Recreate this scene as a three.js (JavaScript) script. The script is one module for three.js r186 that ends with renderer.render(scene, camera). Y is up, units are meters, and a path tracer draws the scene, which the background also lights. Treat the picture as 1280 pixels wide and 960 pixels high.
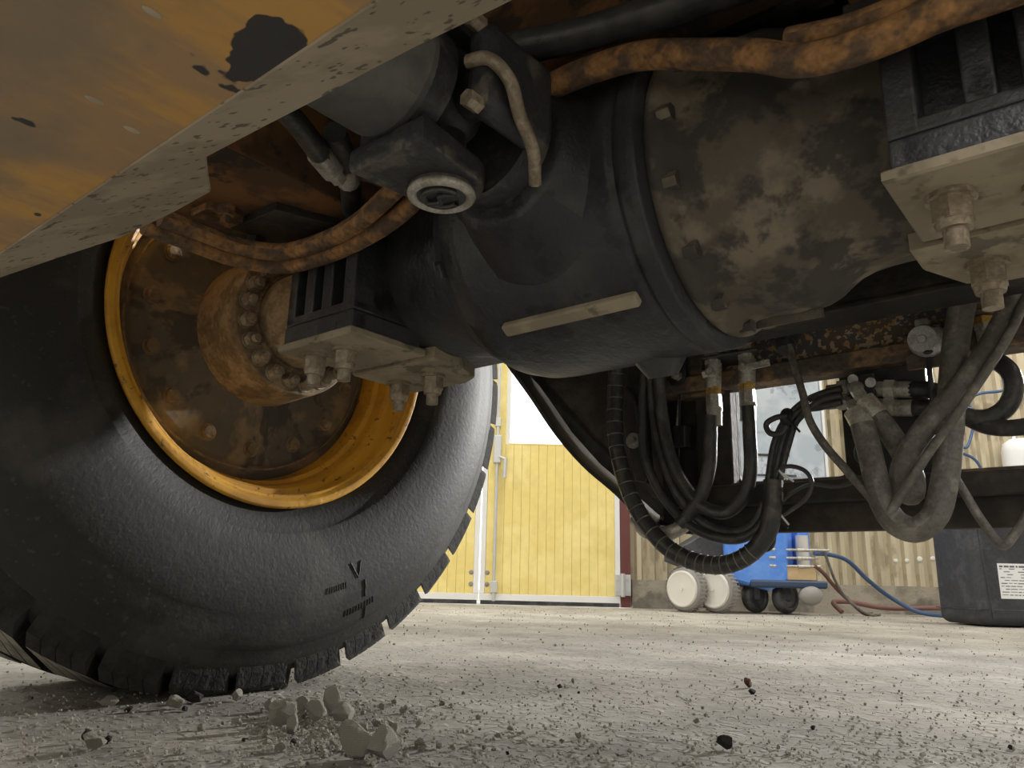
import * as THREE from 'three';
import { mergeGeometries } from 'three/addons/utils/BufferGeometryUtils.js';
import { RoundedBoxGeometry } from 'three/addons/geometries/RoundedBoxGeometry.js';
import { ImprovedNoise } from 'three/addons/math/ImprovedNoise.js';
import { RectAreaLightUniformsLib } from 'three/addons/lights/RectAreaLightUniformsLib.js';

// ---------------------------------------------------------------- camera, sky, lights, exposure
RectAreaLightUniformsLib.init();
const scene = new THREE.Scene();
const CAM_H = 0.21, PITCH = 0.25, ROLL = 0.0244, FOCAL = 960;
const camera = new THREE.PerspectiveCamera(2 * Math.atan(480 / FOCAL) * 180 / Math.PI, 4 / 3, 0.02, 60);
camera.position.set(0, CAM_H, 0);
camera.rotation.order = 'YXZ';
camera.rotation.set(PITCH, 0, ROLL);
camera.updateMatrixWorld();
scene.add(camera);
scene.background = new THREE.Color().setRGB(2.6, 2.8, 3.0);       // overcast daylight behind the gate panes
const renderer = new THREE.WebGLRenderer({ antialias: true });
renderer.toneMapping = THREE.LinearToneMapping;
renderer.toneMappingExposure = 1.32;
renderer.shadowMap.enabled = true;
const ROOM = { x0: -7.5, x1: 8, z0: -7, z1: 6.5, h: 4.8 };
// ceiling lamps: [x, z, power]; two rows by the gate are dimmer tubes, the bays beside and in front of the machine have strong ones
const LAMPS = [[-3.2, -5.0, 40], [0.3, -5.2, 40], [4.6, -5.4, 60], [-5.6, -2.2, 110], [5.6, -2.4, 50], [-4.6, 1.2, 40], [4.6, 1.2, 26], [-0.8, 3.0, 130], [1.8, 3.0, 34], [-2.0, 5.0, 130], [2.5, 4.8, 34]];
for (const [x, z, power] of LAMPS) {
  const l = new THREE.RectAreaLight(new THREE.Color().setRGB(1, 0.985, 0.965), power, 1.5, 0.26);
  l.position.set(x, ROOM.h - 0.29, z); l.lookAt(x, 0, z); scene.add(l);
}

// floodlight on the end wall right of the gate: its low beam rakes under the machine from behind
const FLOOD = { from: new THREE.Vector3(6.3, 2.5, -6.72), to: new THREE.Vector3(-0.2, 0.75, -1.6) };
{
  const l = new THREE.SpotLight(new THREE.Color().setRGB(1, 0.985, 0.965), 220, 0, 0.24, 0.7, 2);
  l.position.copy(FLOOD.from); l.target.position.copy(FLOOD.to); l.shadow.radius = 6; scene.add(l, l.target);
}

// ---------------------------------------------------------------- helpers
let seed = 12345;
const rnd = () => { seed = (seed * 1664525 + 1013904223) >>> 0; return seed / 4294967296; };
const rr = (a, b) => a + (b - a) * rnd();
const v3 = (x, y, z) => new THREE.Vector3(x, y, z);
const PHI = 0.69, WX = -0.449, WZ = -1.467, AXLE_Y = 0.69;
const AX = v3(Math.cos(PHI), 0, Math.sin(PHI)), PX = v3(-Math.sin(PHI), 0, Math.cos(PHI));
// direction of a pixel of the 1280 x 960 photograph
function ray(u, v) {
  const a0 = u - 640, b0 = v - 480, c = Math.cos(ROLL), s = Math.sin(ROLL);
  const a = (a0 * c + b0 * s) / FOCAL, up = -(-a0 * s + b0 * c) / FOCAL;
  return v3(a, Math.sin(PITCH) + up * Math.cos(PITCH), -(Math.cos(PITCH) - up * Math.sin(PITCH)));
}
const CAM = v3(0, CAM_H, 0), ORG = v3(WX, 0, WZ);
const toLocal = (p) => { const r = p.clone().sub(ORG); return v3(r.dot(AX), p.y, r.dot(PX)); };
const camL = toLocal(CAM);
function along(u, v, k) { return CAM.clone().addScaledVector(ray(u, v), k); }
const gy = (u, v, y) => along(u, v, (y - CAM_H) / ray(u, v).y);              // world point on a level plane
const gz = (u, v, z) => along(u, v, z / ray(u, v).z);                        // world point on a plane facing the room's axis
const lq = (u, v, q) => toLocal(along(u, v, (q - camL.z) / ray(u, v).dot(PX)));  // machine axes: across the machine at q
const ls = (u, v, s) => toLocal(along(u, v, (s - camL.x) / ray(u, v).dot(AX)));
const ly = (u, v, y) => toLocal(gy(u, v, y));

function fin(g, box = true) {                                                // plain attributes, uv in metres
  let n = g.index ? g.toNonIndexed() : g.clone();
  if (!n.attributes.normal) n.computeVertexNormals();
  for (const k of Object.keys(n.attributes)) if (!['position', 'normal', 'uv'].includes(k)) n.deleteAttribute(k);
  n.morphAttributes = {};
  if ((box && !g.userData.keepUV) || !n.attributes.uv) {
    const p = n.attributes.position, m = n.attributes.normal, uv = new Float32Array(p.count * 2);
    for (let t = 0; t < p.count; t += 3) {
      let nx = 0, ny = 0, nz = 0;
      for (let k = 0; k < 3; k++) { nx += Math.abs(m.getX(t + k)); ny += Math.abs(m.getY(t + k)); nz += Math.abs(m.getZ(t + k)); }
      for (let k = 0; k < 3; k++) {
        const i = t + k, x = p.getX(i), y = p.getY(i), z = p.getZ(i);
        const [a, b] = ny >= nx && ny >= nz ? [x, z] : nx >= nz ? [z, y] : [x, y];
        uv[i * 2] = a; uv[i * 2 + 1] = b;
      }
    }
    n.setAttribute('uv', new THREE.BufferAttribute(uv, 2));
  }
  n.clearGroups();
  return n;
}
const merge = (list, box = true) => mergeGeometries((Array.isArray(list) ? list : [list]).map((g) => fin(g, box)));
function mesh(name, list, mat, parent, label, box = true) {
  const m = new THREE.Mesh(merge(list, box), mat); m.name = name; parent.add(m);
  if (label) m.userData.label = label;
  return m;
}
const taken = {};
const numbered = (n) => { taken[n] = (taken[n] ?? -1) + 1; return taken[n] ? `${n}_${String(taken[n]).padStart(3, '0')}` : n; };
function thing(name, label, category, pos = [0, 0, 0], turn = 0, group) {
  const o = new THREE.Group(); o.name = numbered(name); o.position.set(...pos); o.rotation.y = turn;
  o.userData = { label, category }; if (group) o.userData.group = group; scene.add(o); return o;
}
function single(name, list, mat, label, category, group, box = true) {
  const o = mesh(numbered(name), list, mat, scene, label, box); o.userData.category = category; if (group) o.userData.group = group; return o;
}
function struct(name, list, mat, label, category) {
  const o = list ? mesh(name, list, mat, scene) : new THREE.Group(); o.name = name; scene.add(o);
  o.userData = { kind: 'structure', label, category }; return o;
}
const box = (x, y, z, cx, cy, cz) => new THREE.BoxGeometry(x, y, z).translate(cx, cy, cz);
const rbox = (x, y, z, cx, cy, cz, r = 0.006, seg = 2) => new RoundedBoxGeometry(x, y, z, seg, r).translate(cx, cy, cz);
const bounds = (x0, x1, y0, y1, z0, z1, r = 0) => (r ? rbox : box)(x1 - x0, y1 - y0, z1 - z0, (x0 + x1) / 2, (y0 + y1) / 2, (z0 + z1) / 2, r || undefined);
const UPV = v3(0, 1, 0);
function orient(g, a, b) {                                                   // a shape standing on +y from the origin, moved to run from a towards b
  const d = b.clone().sub(a).normalize();
  return g.applyQuaternion(new THREE.Quaternion().setFromUnitVectors(UPV, d)).translate(a.x, a.y, a.z);
}
function rod(a, b, r0, r1 = r0, seg = 16) {
  const L = a.distanceTo(b), g = new THREE.CylinderGeometry(r1, r0, L, seg).translate(0, L / 2, 0);
  if (seg === 6) { const n = g.toNonIndexed(); n.computeVertexNormals(); return orient(n, a, b); }
  return orient(g, a, b);
}
// lathe round the machine's axle direction (x): profile of [x, radius]
const latheX = (pts, seg = 64, cy = 0, cz = 0) => {
  const g = new THREE.LatheGeometry(pts.map(([x, r]) => new THREE.Vector2(Math.max(r, 1e-4), x)), seg, Math.PI);
  const R0 = Math.max(...pts.map((p) => p[1])), run = [0]; for (let i = 1; i < pts.length; i++) run.push(run[i - 1] + Math.hypot(pts[i][0] - pts[i - 1][0], pts[i][1] - pts[i - 1][1]));
  const uvL = g.attributes.uv; for (let i = 0; i < uvL.count; i++) uvL.setXY(i, Math.floor(i / pts.length) / seg * 2 * Math.PI * R0 * 0.9, run[i % pts.length]);
  g.userData.keepUV = true;
  return g.rotateZ(-Math.PI / 2).translate(0, cy, cz);
};
function creased(pts, w = 0.0015) {                                          // doubles profile corners so the lathe keeps crisp edges
  const o = [];
  pts.forEach((p, i) => {
    if (i === 0 || i === pts.length - 1) { o.push(p); return; }
    const a = pts[i - 1], b = pts[i + 1];
    const cut = (q) => { const L = Math.hypot(q[0] - p[0], q[1] - p[1]) || 1, k = Math.min(0.35, w / L); return [p[0] + (q[0] - p[0]) * k, p[1] + (q[1] - p[1]) * k]; };
    o.push(cut(a), cut(b));
  });
  return o;
}
function tube(pts, r, seg = 60, rad = 10, closed = false) {
  const c = new THREE.CatmullRomCurve3(pts, closed, 'centripetal');
  const g = [new THREE.TubeGeometry(c, seg, r, rad, closed)], uvA = g[0].attributes.uv, len = c.getLength();
  for (let i = 0; i < uvA.count; i++) uvA.setXY(i, uvA.getX(i) * len, uvA.getY(i) * 2 * Math.PI * r);
  if (!closed) for (const [p, d] of [[pts[0], c.getTangent(0).negate()], [pts.at(-1), c.getTangent(1)]]) {
    g.push(new THREE.CircleGeometry(r, rad).applyQuaternion(new THREE.Quaternion().setFromUnitVectors(v3(0, 0, 1), d)).translate(p.x, p.y, p.z));
  }
  return g;
}
// extruded outline: 2D points, thickness, then placed with axes
function slab(pts, th, holes = [], bevel = 0.0015) {
  const s = new THREE.Shape(pts.map(([x, y]) => new THREE.Vector2(x, y)));
  for (const h of holes) s.holes.push(h);
  return new THREE.ExtrudeGeometry(s, { depth: th - 2 * bevel, bevelEnabled: bevel > 0, bevelSize: bevel, bevelThickness: bevel, bevelSegments: 1, curveSegments: 8 }).translate(0, 0, bevel);
}
const slabQ = (pts, q, th, holes) => slab(pts, th, holes).translate(0, 0, q - th);                               // points [s, y]; front face at q
const slabS = (pts, s, th) => slab(pts.map(([q, y]) => [-q, y]), th).rotateY(Math.PI / 2).translate(s - th, 0, 0); // points [q, y]; face at s looks to +s
const slabY = (pts, y, th) => slab(pts.map(([s, q]) => [s, -q]), th).rotateX(-Math.PI / 2).translate(0, y, 0);    // points [s, q]; bottom at y

// ---------------------------------------------------------------- textures
const noise = new ImprovedNoise();
function lattice(n, sd) { let t = sd * 7919 + 13; const a = new Float32Array(n * n); for (let i = 0; i < n * n; i++) { t = (t * 1664525 + 1013904223) >>> 0; a[i] = t / 4294967296; } return a; }
const lats = {};
function vn(x, y, n, sd) {                                                   // value noise that repeats every n cells
  const L = lats[n + '_' + sd] ??= lattice(n, sd);
  const xi = Math.floor(x), yi = Math.floor(y), fx = x - xi, fy = y - yi, u = fx * fx * (3 - 2 * fx), w = fy * fy * (3 - 2 * fy);
  const a = ((xi % n) + n) % n, b = (a + 1) % n, c = (((yi % n) + n) % n) * n, d = ((((yi + 1) % n) + n) % n) * n;
  return (L[c + a] * (1 - u) + L[c + b] * u) * (1 - w) + (L[d + a] * (1 - u) + L[d + b] * u) * w;
}
function fbm(x, y, cells, sd, oct = 5, gain = 0.55) {                        // x, y in 0..1
  let s = 0, a = 1, t = 0, n = cells;
  for (let o = 0; o < oct; o++) { s += a * vn(x * n, y * n, n, sd + o); t += a; a *= gain; n *= 2; }
  return s / t;
}
const ss = (a, b, x) => { const t = Math.min(1, Math.max(0, (x - a) / (b - a))); return t * t * (3 - 2 * t); };
const mixc = (a, b, t) => [a[0] + (b[0] - a[0]) * t, a[1] + (b[1] - a[1]) * t, a[2] + (b[2] - a[2]) * t];
const enc = (c) => { c = Math.min(1, Math.max(0, c)); return Math.round(255 * (c <= 0.0031308 ? 12.92 * c : 1.055 * Math.pow(c, 1 / 2.4) - 0.055)); };
function texture(size, metres, fn, color = true) {
  const d = new Uint8Array(size * size * 4);
  for (let j = 0; j < size; j++) for (let i = 0; i < size; i++) {
    const o = (j * size + i) * 4, r = fn(i / size, j / size);
    if (color) { d[o] = enc(r[0]); d[o + 1] = enc(r[1]); d[o + 2] = enc(r[2]); } else d[o] = d[o + 1] = d[o + 2] = Math.round(255 * Math.min(1, Math.max(0, r)));
    d[o + 3] = 255;
  }
  const t = new THREE.DataTexture(d, size, size); t.wrapS = t.wrapT = THREE.RepeatWrapping; t.magFilter = THREE.LinearFilter; t.minFilter = THREE.LinearFilter;
  const [mu, mv] = Array.isArray(metres) ? metres : [metres, metres];
  t.repeat.set(1 / mu, 1 / mv); if (color) t.colorSpace = THREE.SRGBColorSpace; t.needsUpdate = true; return t;
}
const std = (o) => new THREE.MeshStandardMaterial({ side: THREE.DoubleSide, ...o });
const lin = (r, g, b) => new THREE.Color().setRGB(r, g, b);
const grain = texture(256, 0.12, (x, y) => fbm(x, y, 16, 3, 4, 0.6), false);
const lumps = texture(256, 0.35, (x, y) => 0.6 * fbm(x, y, 8, 9, 5, 0.6) + 0.4 * ss(0.55, 0.8, fbm(x, y, 12, 21, 3)), false);
const blotch = (base, spot, lo, hi, cells, sd, fine = 0.35) => (x, y) => {
  const f = fbm(x, y, cells, sd, 6, 0.62), g = 1 + fine * (fbm(x, y, cells * 6, sd + 11, 3) - 0.5) * 2;
  const c = mixc(base, spot, ss(lo, hi, f)); return [c[0] * g, c[1] * g, c[2] * g];
};
const M = {};
M.rubber = std({ map: texture(512, 0.7, (x, y) => {
  const f = fbm(x, y, 5, 31, 6, 0.62), w = ss(0.8, 0.84, fbm(x, y, 90, 33, 2)) * 0.35;
  const c = mixc(mixc([0.024, 0.024, 0.023], [0.062, 0.06, 0.056], ss(0.4, 0.66, f)), [0.12, 0.11, 0.1], w); return c; }), roughness: 0.6, bumpMap: grain, bumpScale: 0.0005 });
M.tread = std({ vertexColors: true, map: texture(256, 0.4, blotch([0.6, 0.6, 0.6], [1, 1, 1], 0.4, 0.6, 8, 41)), roughness: 0.9, bumpMap: grain, bumpScale: 0.002 });
M.rim = std({ map: texture(512, 0.6, (x, y) => {
  const f = fbm(x, y, 6, 51, 6, 0.6), sp = ss(0.7, 0.75, fbm(x, y, 46, 57, 4, 0.7));
  let c = mixc([0.74, 0.39, 0.04], [0.55, 0.28, 0.04], ss(0.42, 0.66, f)); c = mixc(c, [0.09, 0.06, 0.03], sp * 0.8); return c; }), roughness: 0.42, bumpMap: lumps, bumpScale: 0.0015 });
M.disc = std({ map: texture(512, 0.45, (x, y) => {
  const f = fbm(x, y, 6, 61, 6, 0.6), h = fbm(x, y, 5, 67, 5, 0.6);
  let c = mixc([0.13, 0.115, 0.09], [0.27, 0.2, 0.12], ss(0.45, 0.66, f)); c = mixc(c, [0.055, 0.053, 0.048], ss(0.52, 0.62, h) * 0.8); return c; }), roughness: 0.8, bumpMap: lumps, bumpScale: 0.003 });
M.hub = std({ map: texture(256, 0.3, blotch([0.2, 0.145, 0.085], [0.35, 0.255, 0.15], 0.4, 0.62, 8, 71)), roughness: 0.82, bumpMap: grain, bumpScale: 0.0015 });
M.bolt = std({ map: texture(128, 0.12, blotch([0.26, 0.21, 0.15], [0.4, 0.34, 0.26], 0.4, 0.6, 8, 73)), roughness: 0.5, metalness: 0.2 });
M.axle = std({ map: texture(512, 0.5, (x, y) => {
  const f = fbm(x, y, 5, 81, 6, 0.6), g = fbm(x, y, 9, 87, 6, 0.62);
  let c = mixc([0.034, 0.036, 0.042], [0.062, 0.063, 0.066], ss(0.45, 0.68, f)); c = mixc(c, [0.02, 0.02, 0.023], ss(0.6, 0.68, g) * 0.9); return c; }), roughness: 0.42, bumpMap: grain, bumpScale: 0.0014 });
M.dusty = std({ map: texture(512, 0.4, (x, y) => {
  const f = fbm(x, y, 6, 91, 6, 0.62), g = fbm(x, y, 10, 97, 5, 0.6);
  let c = mixc([0.28, 0.24, 0.17], [0.38, 0.325, 0.235], ss(0.4, 0.62, f)); c = mixc(c, [0.1, 0.088, 0.07], ss(0.62, 0.72, g) * 0.7); return c; }), roughness: 0.9, bumpMap: lumps, bumpScale: 0.003 });
M.arm = std({ map: texture(512, 0.4, (x, y) => {
  const f = fbm(x, y, 6, 93, 6, 0.62), g = fbm(x, y, 7, 99, 6, 0.64);
  let c = mixc([0.12, 0.103, 0.078], [0.23, 0.195, 0.145], ss(0.42, 0.64, f)); c = mixc(c, [0.045, 0.043, 0.042], ss(0.48, 0.62, g) * 0.85); return c; }), roughness: 0.85, bumpMap: lumps, bumpScale: 0.003 });
M.shaft = std({ map: texture(256, 0.3, blotch([0.11, 0.11, 0.108], [0.15, 0.145, 0.14], 0.4, 0.65, 6, 101, 0.15)), roughness: 0.6 });
M.joint = std({ map: texture(256, 0.2, blotch([0.05, 0.052, 0.058], [0.13, 0.12, 0.105], 0.5, 0.66, 6, 103)), roughness: 0.45, metalness: 0.2, bumpMap: grain, bumpScale: 0.001 });
M.belly = std({ map: texture(1024, 0.5, (x, y) => {                            // scraped along y (front to back)
  const f = fbm(x, y * 0.25 + 0.13, 12, 111, 6, 0.6), g = fbm(x, y, 4, 113, 6, 0.6), k = fbm(x, y, 7, 119, 5, 0.6);
  let c = mixc([0.6, 0.34, 0.1], [0.42, 0.27, 0.14], ss(0.4, 0.62, f)); c = mixc(c, [0.26, 0.21, 0.15], ss(0.45, 0.68, g) * 0.75);
  c = mixc(c, [0.045, 0.044, 0.044], ss(0.655, 0.67, k)); return c; }), roughness: 0.7, bumpMap: lumps, bumpScale: 0.002 });
M.bevel = std({ map: texture(512, 0.4, (x, y) => {
  const f = fbm(x, y, 8, 121, 6, 0.6), k = fbm(x, y, 48, 127, 3); let c = mixc([0.36, 0.3, 0.22], [0.46, 0.39, 0.29], ss(0.4, 0.62, f));
  return mixc(c, [0.09, 0.075, 0.06], ss(0.7, 0.74, k) * 0.8); }), roughness: 0.8, bumpMap: lumps, bumpScale: 0.0016 });
M.rustframe = std({ map: texture(512, 0.5, (x, y) => {
  const f = fbm(x, y, 6, 131, 6, 0.6), k = fbm(x, y, 8, 137, 6, 0.62); let c = mixc([0.1, 0.055, 0.028], [0.22, 0.105, 0.035], ss(0.42, 0.62, f));
  return mixc(c, [0.03, 0.024, 0.02], ss(0.54, 0.62, k) * 0.8); }), roughness: 0.85, bumpMap: lumps, bumpScale: 0.002 });
M.rustpipe = std({ map: texture(256, 0.25, blotch([0.13, 0.085, 0.055], [0.36, 0.19, 0.075], 0.42, 0.68, 8, 141, 0.5)), roughness: 0.9, bumpMap: lumps, bumpScale: 0.004 });
M.black = std({ map: texture(256, 0.5, blotch([0.035, 0.036, 0.04], [0.08, 0.08, 0.08], 0.45, 0.7, 5, 151)), roughness: 0.35, bumpMap: grain, bumpScale: 0.0008 });
M.dark = std({ map: texture(256, 0.5, blotch([0.03, 0.027, 0.024], [0.065, 0.052, 0.038], 0.45, 0.68, 6, 153)), roughness: 0.7, bumpMap: grain, bumpScale: 0.001 });
M.speck = std({ map: texture(512, 0.3, (x, y) => {
  const f = ss(0.56, 0.6, fbm(x, y, 44, 161, 3, 0.6)), g = fbm(x, y, 5, 167, 5); let c = mixc([0.13, 0.135, 0.16], [0.18, 0.135, 0.1], ss(0.42, 0.62, g));
  return mixc(c, mixc([0.55, 0.36, 0.15], [0.62, 0.5, 0.34], ss(0.4, 0.6, fbm(x, y, 16, 169, 3))), f); }), roughness: 0.75, bumpMap: grain, bumpScale: 0.0012 });
M.lip = std({ map: texture(256, 0.3, blotch([0.13, 0.105, 0.085], [0.32, 0.2, 0.115], 0.48, 0.66, 8, 171, 0.5)), roughness: 0.8, bumpMap: lumps, bumpScale: 0.0015 });
M.hose = std({ map: texture(256, 0.2, blotch([0.04, 0.041, 0.043], [0.085, 0.08, 0.072], 0.42, 0.68, 8, 181)), roughness: 0.38, bumpMap: grain, bumpScale: 0.0007 });
M.hoseGrey = std({ map: texture(256, 0.2, blotch([0.15, 0.14, 0.125], [0.25, 0.235, 0.205], 0.42, 0.66, 8, 183)), roughness: 0.62, bumpMap: grain, bumpScale: 0.001 });
M.cable = std({ color: lin(0.06, 0.06, 0.063), roughness: 0.4 });
M.zinc = std({ map: texture(128, 0.1, blotch([0.72, 0.7, 0.64], [0.5, 0.46, 0.38], 0.45, 0.66, 8, 191)), roughness: 0.35, metalness: 0.35 });
M.ferrule = std({ map: texture(128, 0.1, blotch([0.55, 0.53, 0.48], [0.38, 0.35, 0.29], 0.45, 0.66, 8, 193)), roughness: 0.42, metalness: 0.35 });
M.brass = std({ map: texture(128, 0.08, blotch([0.75, 0.5, 0.13], [0.5, 0.32, 0.1], 0.45, 0.66, 8, 195)), roughness: 0.35, metalness: 0.4 });
M.alu = std({ map: texture(128, 0.1, blotch([0.55, 0.55, 0.55], [0.4, 0.39, 0.37], 0.45, 0.66, 8, 197)), roughness: 0.5, metalness: 0.3 });
M.gate = std({ map: texture(512, 1.6, blotch([0.8, 0.65, 0.22], [0.86, 0.72, 0.28], 0.4, 0.65, 5, 201, 0.06)), roughness: 0.5 });
M.white = std({ color: lin(0.78, 0.78, 0.76), roughness: 0.5 });
M.galv = std({ color: lin(0.55, 0.56, 0.56), roughness: 0.45, metalness: 0.3 });
M.maroon = std({ color: lin(0.13, 0.035, 0.03), roughness: 0.6 });
M.sheet = std({ map: texture(512, [0.9, 1.6], (x, y) => {
  const f = fbm(x, y * 0.3, 10, 211, 6, 0.6), k = fbm(x, y, 6, 213, 6); let c = mixc([0.56, 0.49, 0.34], [0.45, 0.385, 0.26], ss(0.4, 0.66, f));
  return mixc(c, [0.25, 0.2, 0.13], ss(0.6, 0.76, k) * 0.7); }), roughness: 0.75 });
M.plinth = std({ map: texture(512, 1.2, (x, y) => { const f = fbm(x, y, 6, 221, 6, 0.6), k = fbm(x, y, 5, 227, 6);
  return mixc(mixc([0.24, 0.215, 0.17], [0.36, 0.32, 0.25], ss(0.4, 0.64, f)), [0.12, 0.105, 0.085], ss(0.55, 0.7, k) * 0.7); }), roughness: 0.95, bumpMap: lumps, bumpScale: 0.006 });
M.plaster = std({ color: lin(0.6, 0.58, 0.53), roughness: 0.9 });
M.floor = std({ map: texture(1024, 2.2, (x, y) => { const f = fbm(x, y, 8, 231, 7, 0.66), k = ss(0.7, 0.76, fbm(x, y, 90, 233, 2)), g = ss(0.72, 0.78, fbm(x, y, 70, 239, 2));
  let c = mixc([0.72, 0.71, 0.68], [1, 0.99, 0.96], ss(0.3, 0.7, f)); c = mixc(c, [0.5, 0.46, 0.4], k * 0.5); return mixc(c, [1, 1, 1], g * 0.6); }),
  vertexColors: true, roughness: 0.93, bumpMap: texture(1024, 0.9, (x, y) => 0.55 * fbm(x, y, 18, 241, 6, 0.7) + 0.45 * ss(0.55, 0.75, fbm(x, y, 60, 247, 2)), false), bumpScale: 0.005 });
M.stone = std({ map: texture(256, 0.1, blotch([0.4, 0.375, 0.315], [0.53, 0.5, 0.43], 0.4, 0.62, 6, 251, 0.3)), roughness: 0.95, bumpMap: grain, bumpScale: 0.002 });
M.stoneDark = std({ color: lin(0.03, 0.028, 0.026), roughness: 0.9, bumpMap: grain, bumpScale: 0.002 });
M.stoneRed = std({ color: lin(0.2, 0.085, 0.05), roughness: 0.9, bumpMap: grain, bumpScale: 0.002 });
M.blue = std({ map: texture(256, 0.6, blotch([0.09, 0.26, 0.78], [0.14, 0.32, 0.8], 0.4, 0.7, 5, 261, 0.1)), roughness: 0.4 });
M.navy = std({ color: lin(0.035, 0.06, 0.12), roughness: 0.5 });
M.blackPlastic = std({ map: texture(256, 0.6, blotch([0.035, 0.037, 0.043], [0.06, 0.062, 0.07], 0.5, 0.7, 6, 263)), roughness: 0.5 });
M.greyPlastic = std({ color: lin(0.3, 0.29, 0.27), roughness: 0.6 });
M.palePlastic = std({ color: lin(0.68, 0.66, 0.6), roughness: 0.55 });
M.greyTire = std({ color: lin(0.27, 0.26, 0.245), roughness: 0.8 });
M.wood = std({ map: texture(256, 0.4, (x, y) => mixc([0.62, 0.46, 0.26], [0.5, 0.36, 0.19], fbm(x * 0.3, y, 12, 271, 4))), roughness: 0.8 });
M.cabinet = std({ map: texture(512, 0.9, (x, y) => { const f = fbm(x, y, 5, 281, 6, 0.6), k = fbm(x, y, 7, 283, 6, 0.65);
  return mixc(mixc([0.42, 0.48, 0.52], [0.52, 0.57, 0.6], ss(0.4, 0.65, f)), [0.2, 0.21, 0.22], ss(0.63, 0.72, k) * 0.6); }), roughness: 0.5 });
M.hoseBlue = std({ color: lin(0.05, 0.1, 0.21), roughness: 0.5 });
M.hoseRed = std({ color: lin(0.2, 0.1, 0.085), roughness: 0.6 });
M.canister = std({ color: lin(0.85, 0.85, 0.83), roughness: 0.5 });
M.ceiling = std({ color: lin(0.6, 0.59, 0.56), roughness: 0.9 });
M.bodyYellow = std({ color: lin(0.6, 0.32, 0.03), roughness: 0.45 });
M.glass = new THREE.MeshPhysicalMaterial({ color: lin(0.98, 0.98, 0.98), transmission: 1, thickness: 0, roughness: 0.25, side: THREE.DoubleSide });
M.lampGlow = std({ color: lin(0.9, 0.9, 0.9), emissive: lin(1, 0.985, 0.965), emissiveIntensity: 4, roughness: 0.5 });

// ---------------------------------------------------------------- the workshop
{
  // floor: dusty concrete slab with real unevenness; stains and spilled sand as colour
  const axis = (lo, hi, d0, d1, fine, coarse) => { const a = []; let x = lo; while (x < hi) { a.push(x); x += x > d0 - 1e-6 && x < d1 ? fine : Math.min(coarse, 0.02 + 0.25 * Math.max(d0 - x, x - d1)) || coarse; } a.push(hi); return a; };
  const xs = axis(ROOM.x0, ROOM.x1, -1.5, 1.7, 0.016, 0.3), zs = axis(ROOM.z0, ROOM.z1, -3.2, -0.5, 0.016, 0.3);
  const nx = xs.length, nz = zs.length, pos = [], col = [], uv = [], idx = [];
  const hgt = (x, z) => {
    if (x < -1.6 || x > 1.9 || z < -3.6 || z > -0.2) return 0;
    const e = Math.min(1, Math.min(x + 1.6, 1.9 - x, z + 3.6, -0.2 - z) * 3);
    return e * (0.0025 * noise.noise(x * 6, 3.1, z * 6) + 0.0028 * Math.max(0, noise.noise(x * 23, 1.7, z * 23)) + 0.0016 * Math.max(0, noise.noise(x * 55, 9.7, z * 55)));
  };
  for (let j = 0; j < nz; j++) for (let i = 0; i < nx; i++) {
    const x = xs[i], z = zs[j];
    pos.push(x, hgt(x, z) - 0.003, z); uv.push(x, z);
    const n1 = noise.noise(x * 0.9, 0.4, z * 1.7), n2 = noise.noise(x * 2.6, 5.4, z * 4.4), n3 = noise.noise(x * 8, 8.4, z * 9);
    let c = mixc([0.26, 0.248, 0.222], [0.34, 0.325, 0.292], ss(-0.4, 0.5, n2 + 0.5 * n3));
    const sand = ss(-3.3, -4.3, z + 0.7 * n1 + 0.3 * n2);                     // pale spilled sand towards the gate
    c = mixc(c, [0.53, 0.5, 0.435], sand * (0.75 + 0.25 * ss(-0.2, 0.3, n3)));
    const mud = ss(0.25, 0.6, noise.noise(x * 1.3 + 4, 2.2, z * 2.1)) * ss(1.2, 2.2, x) * ss(-3, -3.6, z); // brown damp patch
    c = mixc(c, [0.24, 0.2, 0.145], mud * 0.8);
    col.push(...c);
  }
  for (let j = 0; j < nz - 1; j++) for (let i = 0; i < nx - 1; i++) { const a = j * nx + i; idx.push(a, a + nx, a + 1, a + 1, a + nx, a + nx + 1); }
  const g = new THREE.BufferGeometry();
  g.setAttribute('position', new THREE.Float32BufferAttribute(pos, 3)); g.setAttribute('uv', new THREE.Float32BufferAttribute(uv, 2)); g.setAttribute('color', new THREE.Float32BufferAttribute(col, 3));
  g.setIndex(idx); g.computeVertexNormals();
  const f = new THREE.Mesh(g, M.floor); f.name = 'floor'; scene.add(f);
  f.userData = { kind: 'structure', label: 'dusty grey concrete workshop floor strewn with sand and grit', category: 'floor' };
  mesh('slab', bounds(ROOM.x0, ROOM.x1, -0.25, -0.02, ROOM.z0, ROOM.z1), M.plinth, f);

  const T = 0.25, { x0, x1, z0, z1, h } = ROOM;
  struct('wall_left', bounds(x0 - T, x0, 0, h, z0 - T, z1 + T), M.plaster, 'pale plastered side wall of the workshop', 'wall');
  struct('wall_right', bounds(x1, x1 + T, 0, h, z0 - T, z1 + T), M.plaster, 'pale plastered side wall beside the black plastic case', 'wall');
  struct('wall_front', bounds(x0, x1, 0, h, z1, z1 + T), M.plaster, 'pale plastered end wall of the workshop', 'wall');
  struct('ceiling', bounds(x0 - T, x1 + T, h, h + T, z0 - T, z1 + T), M.ceiling, 'pale workshop ceiling with rows of lamps', 'ceiling');
}
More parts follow.
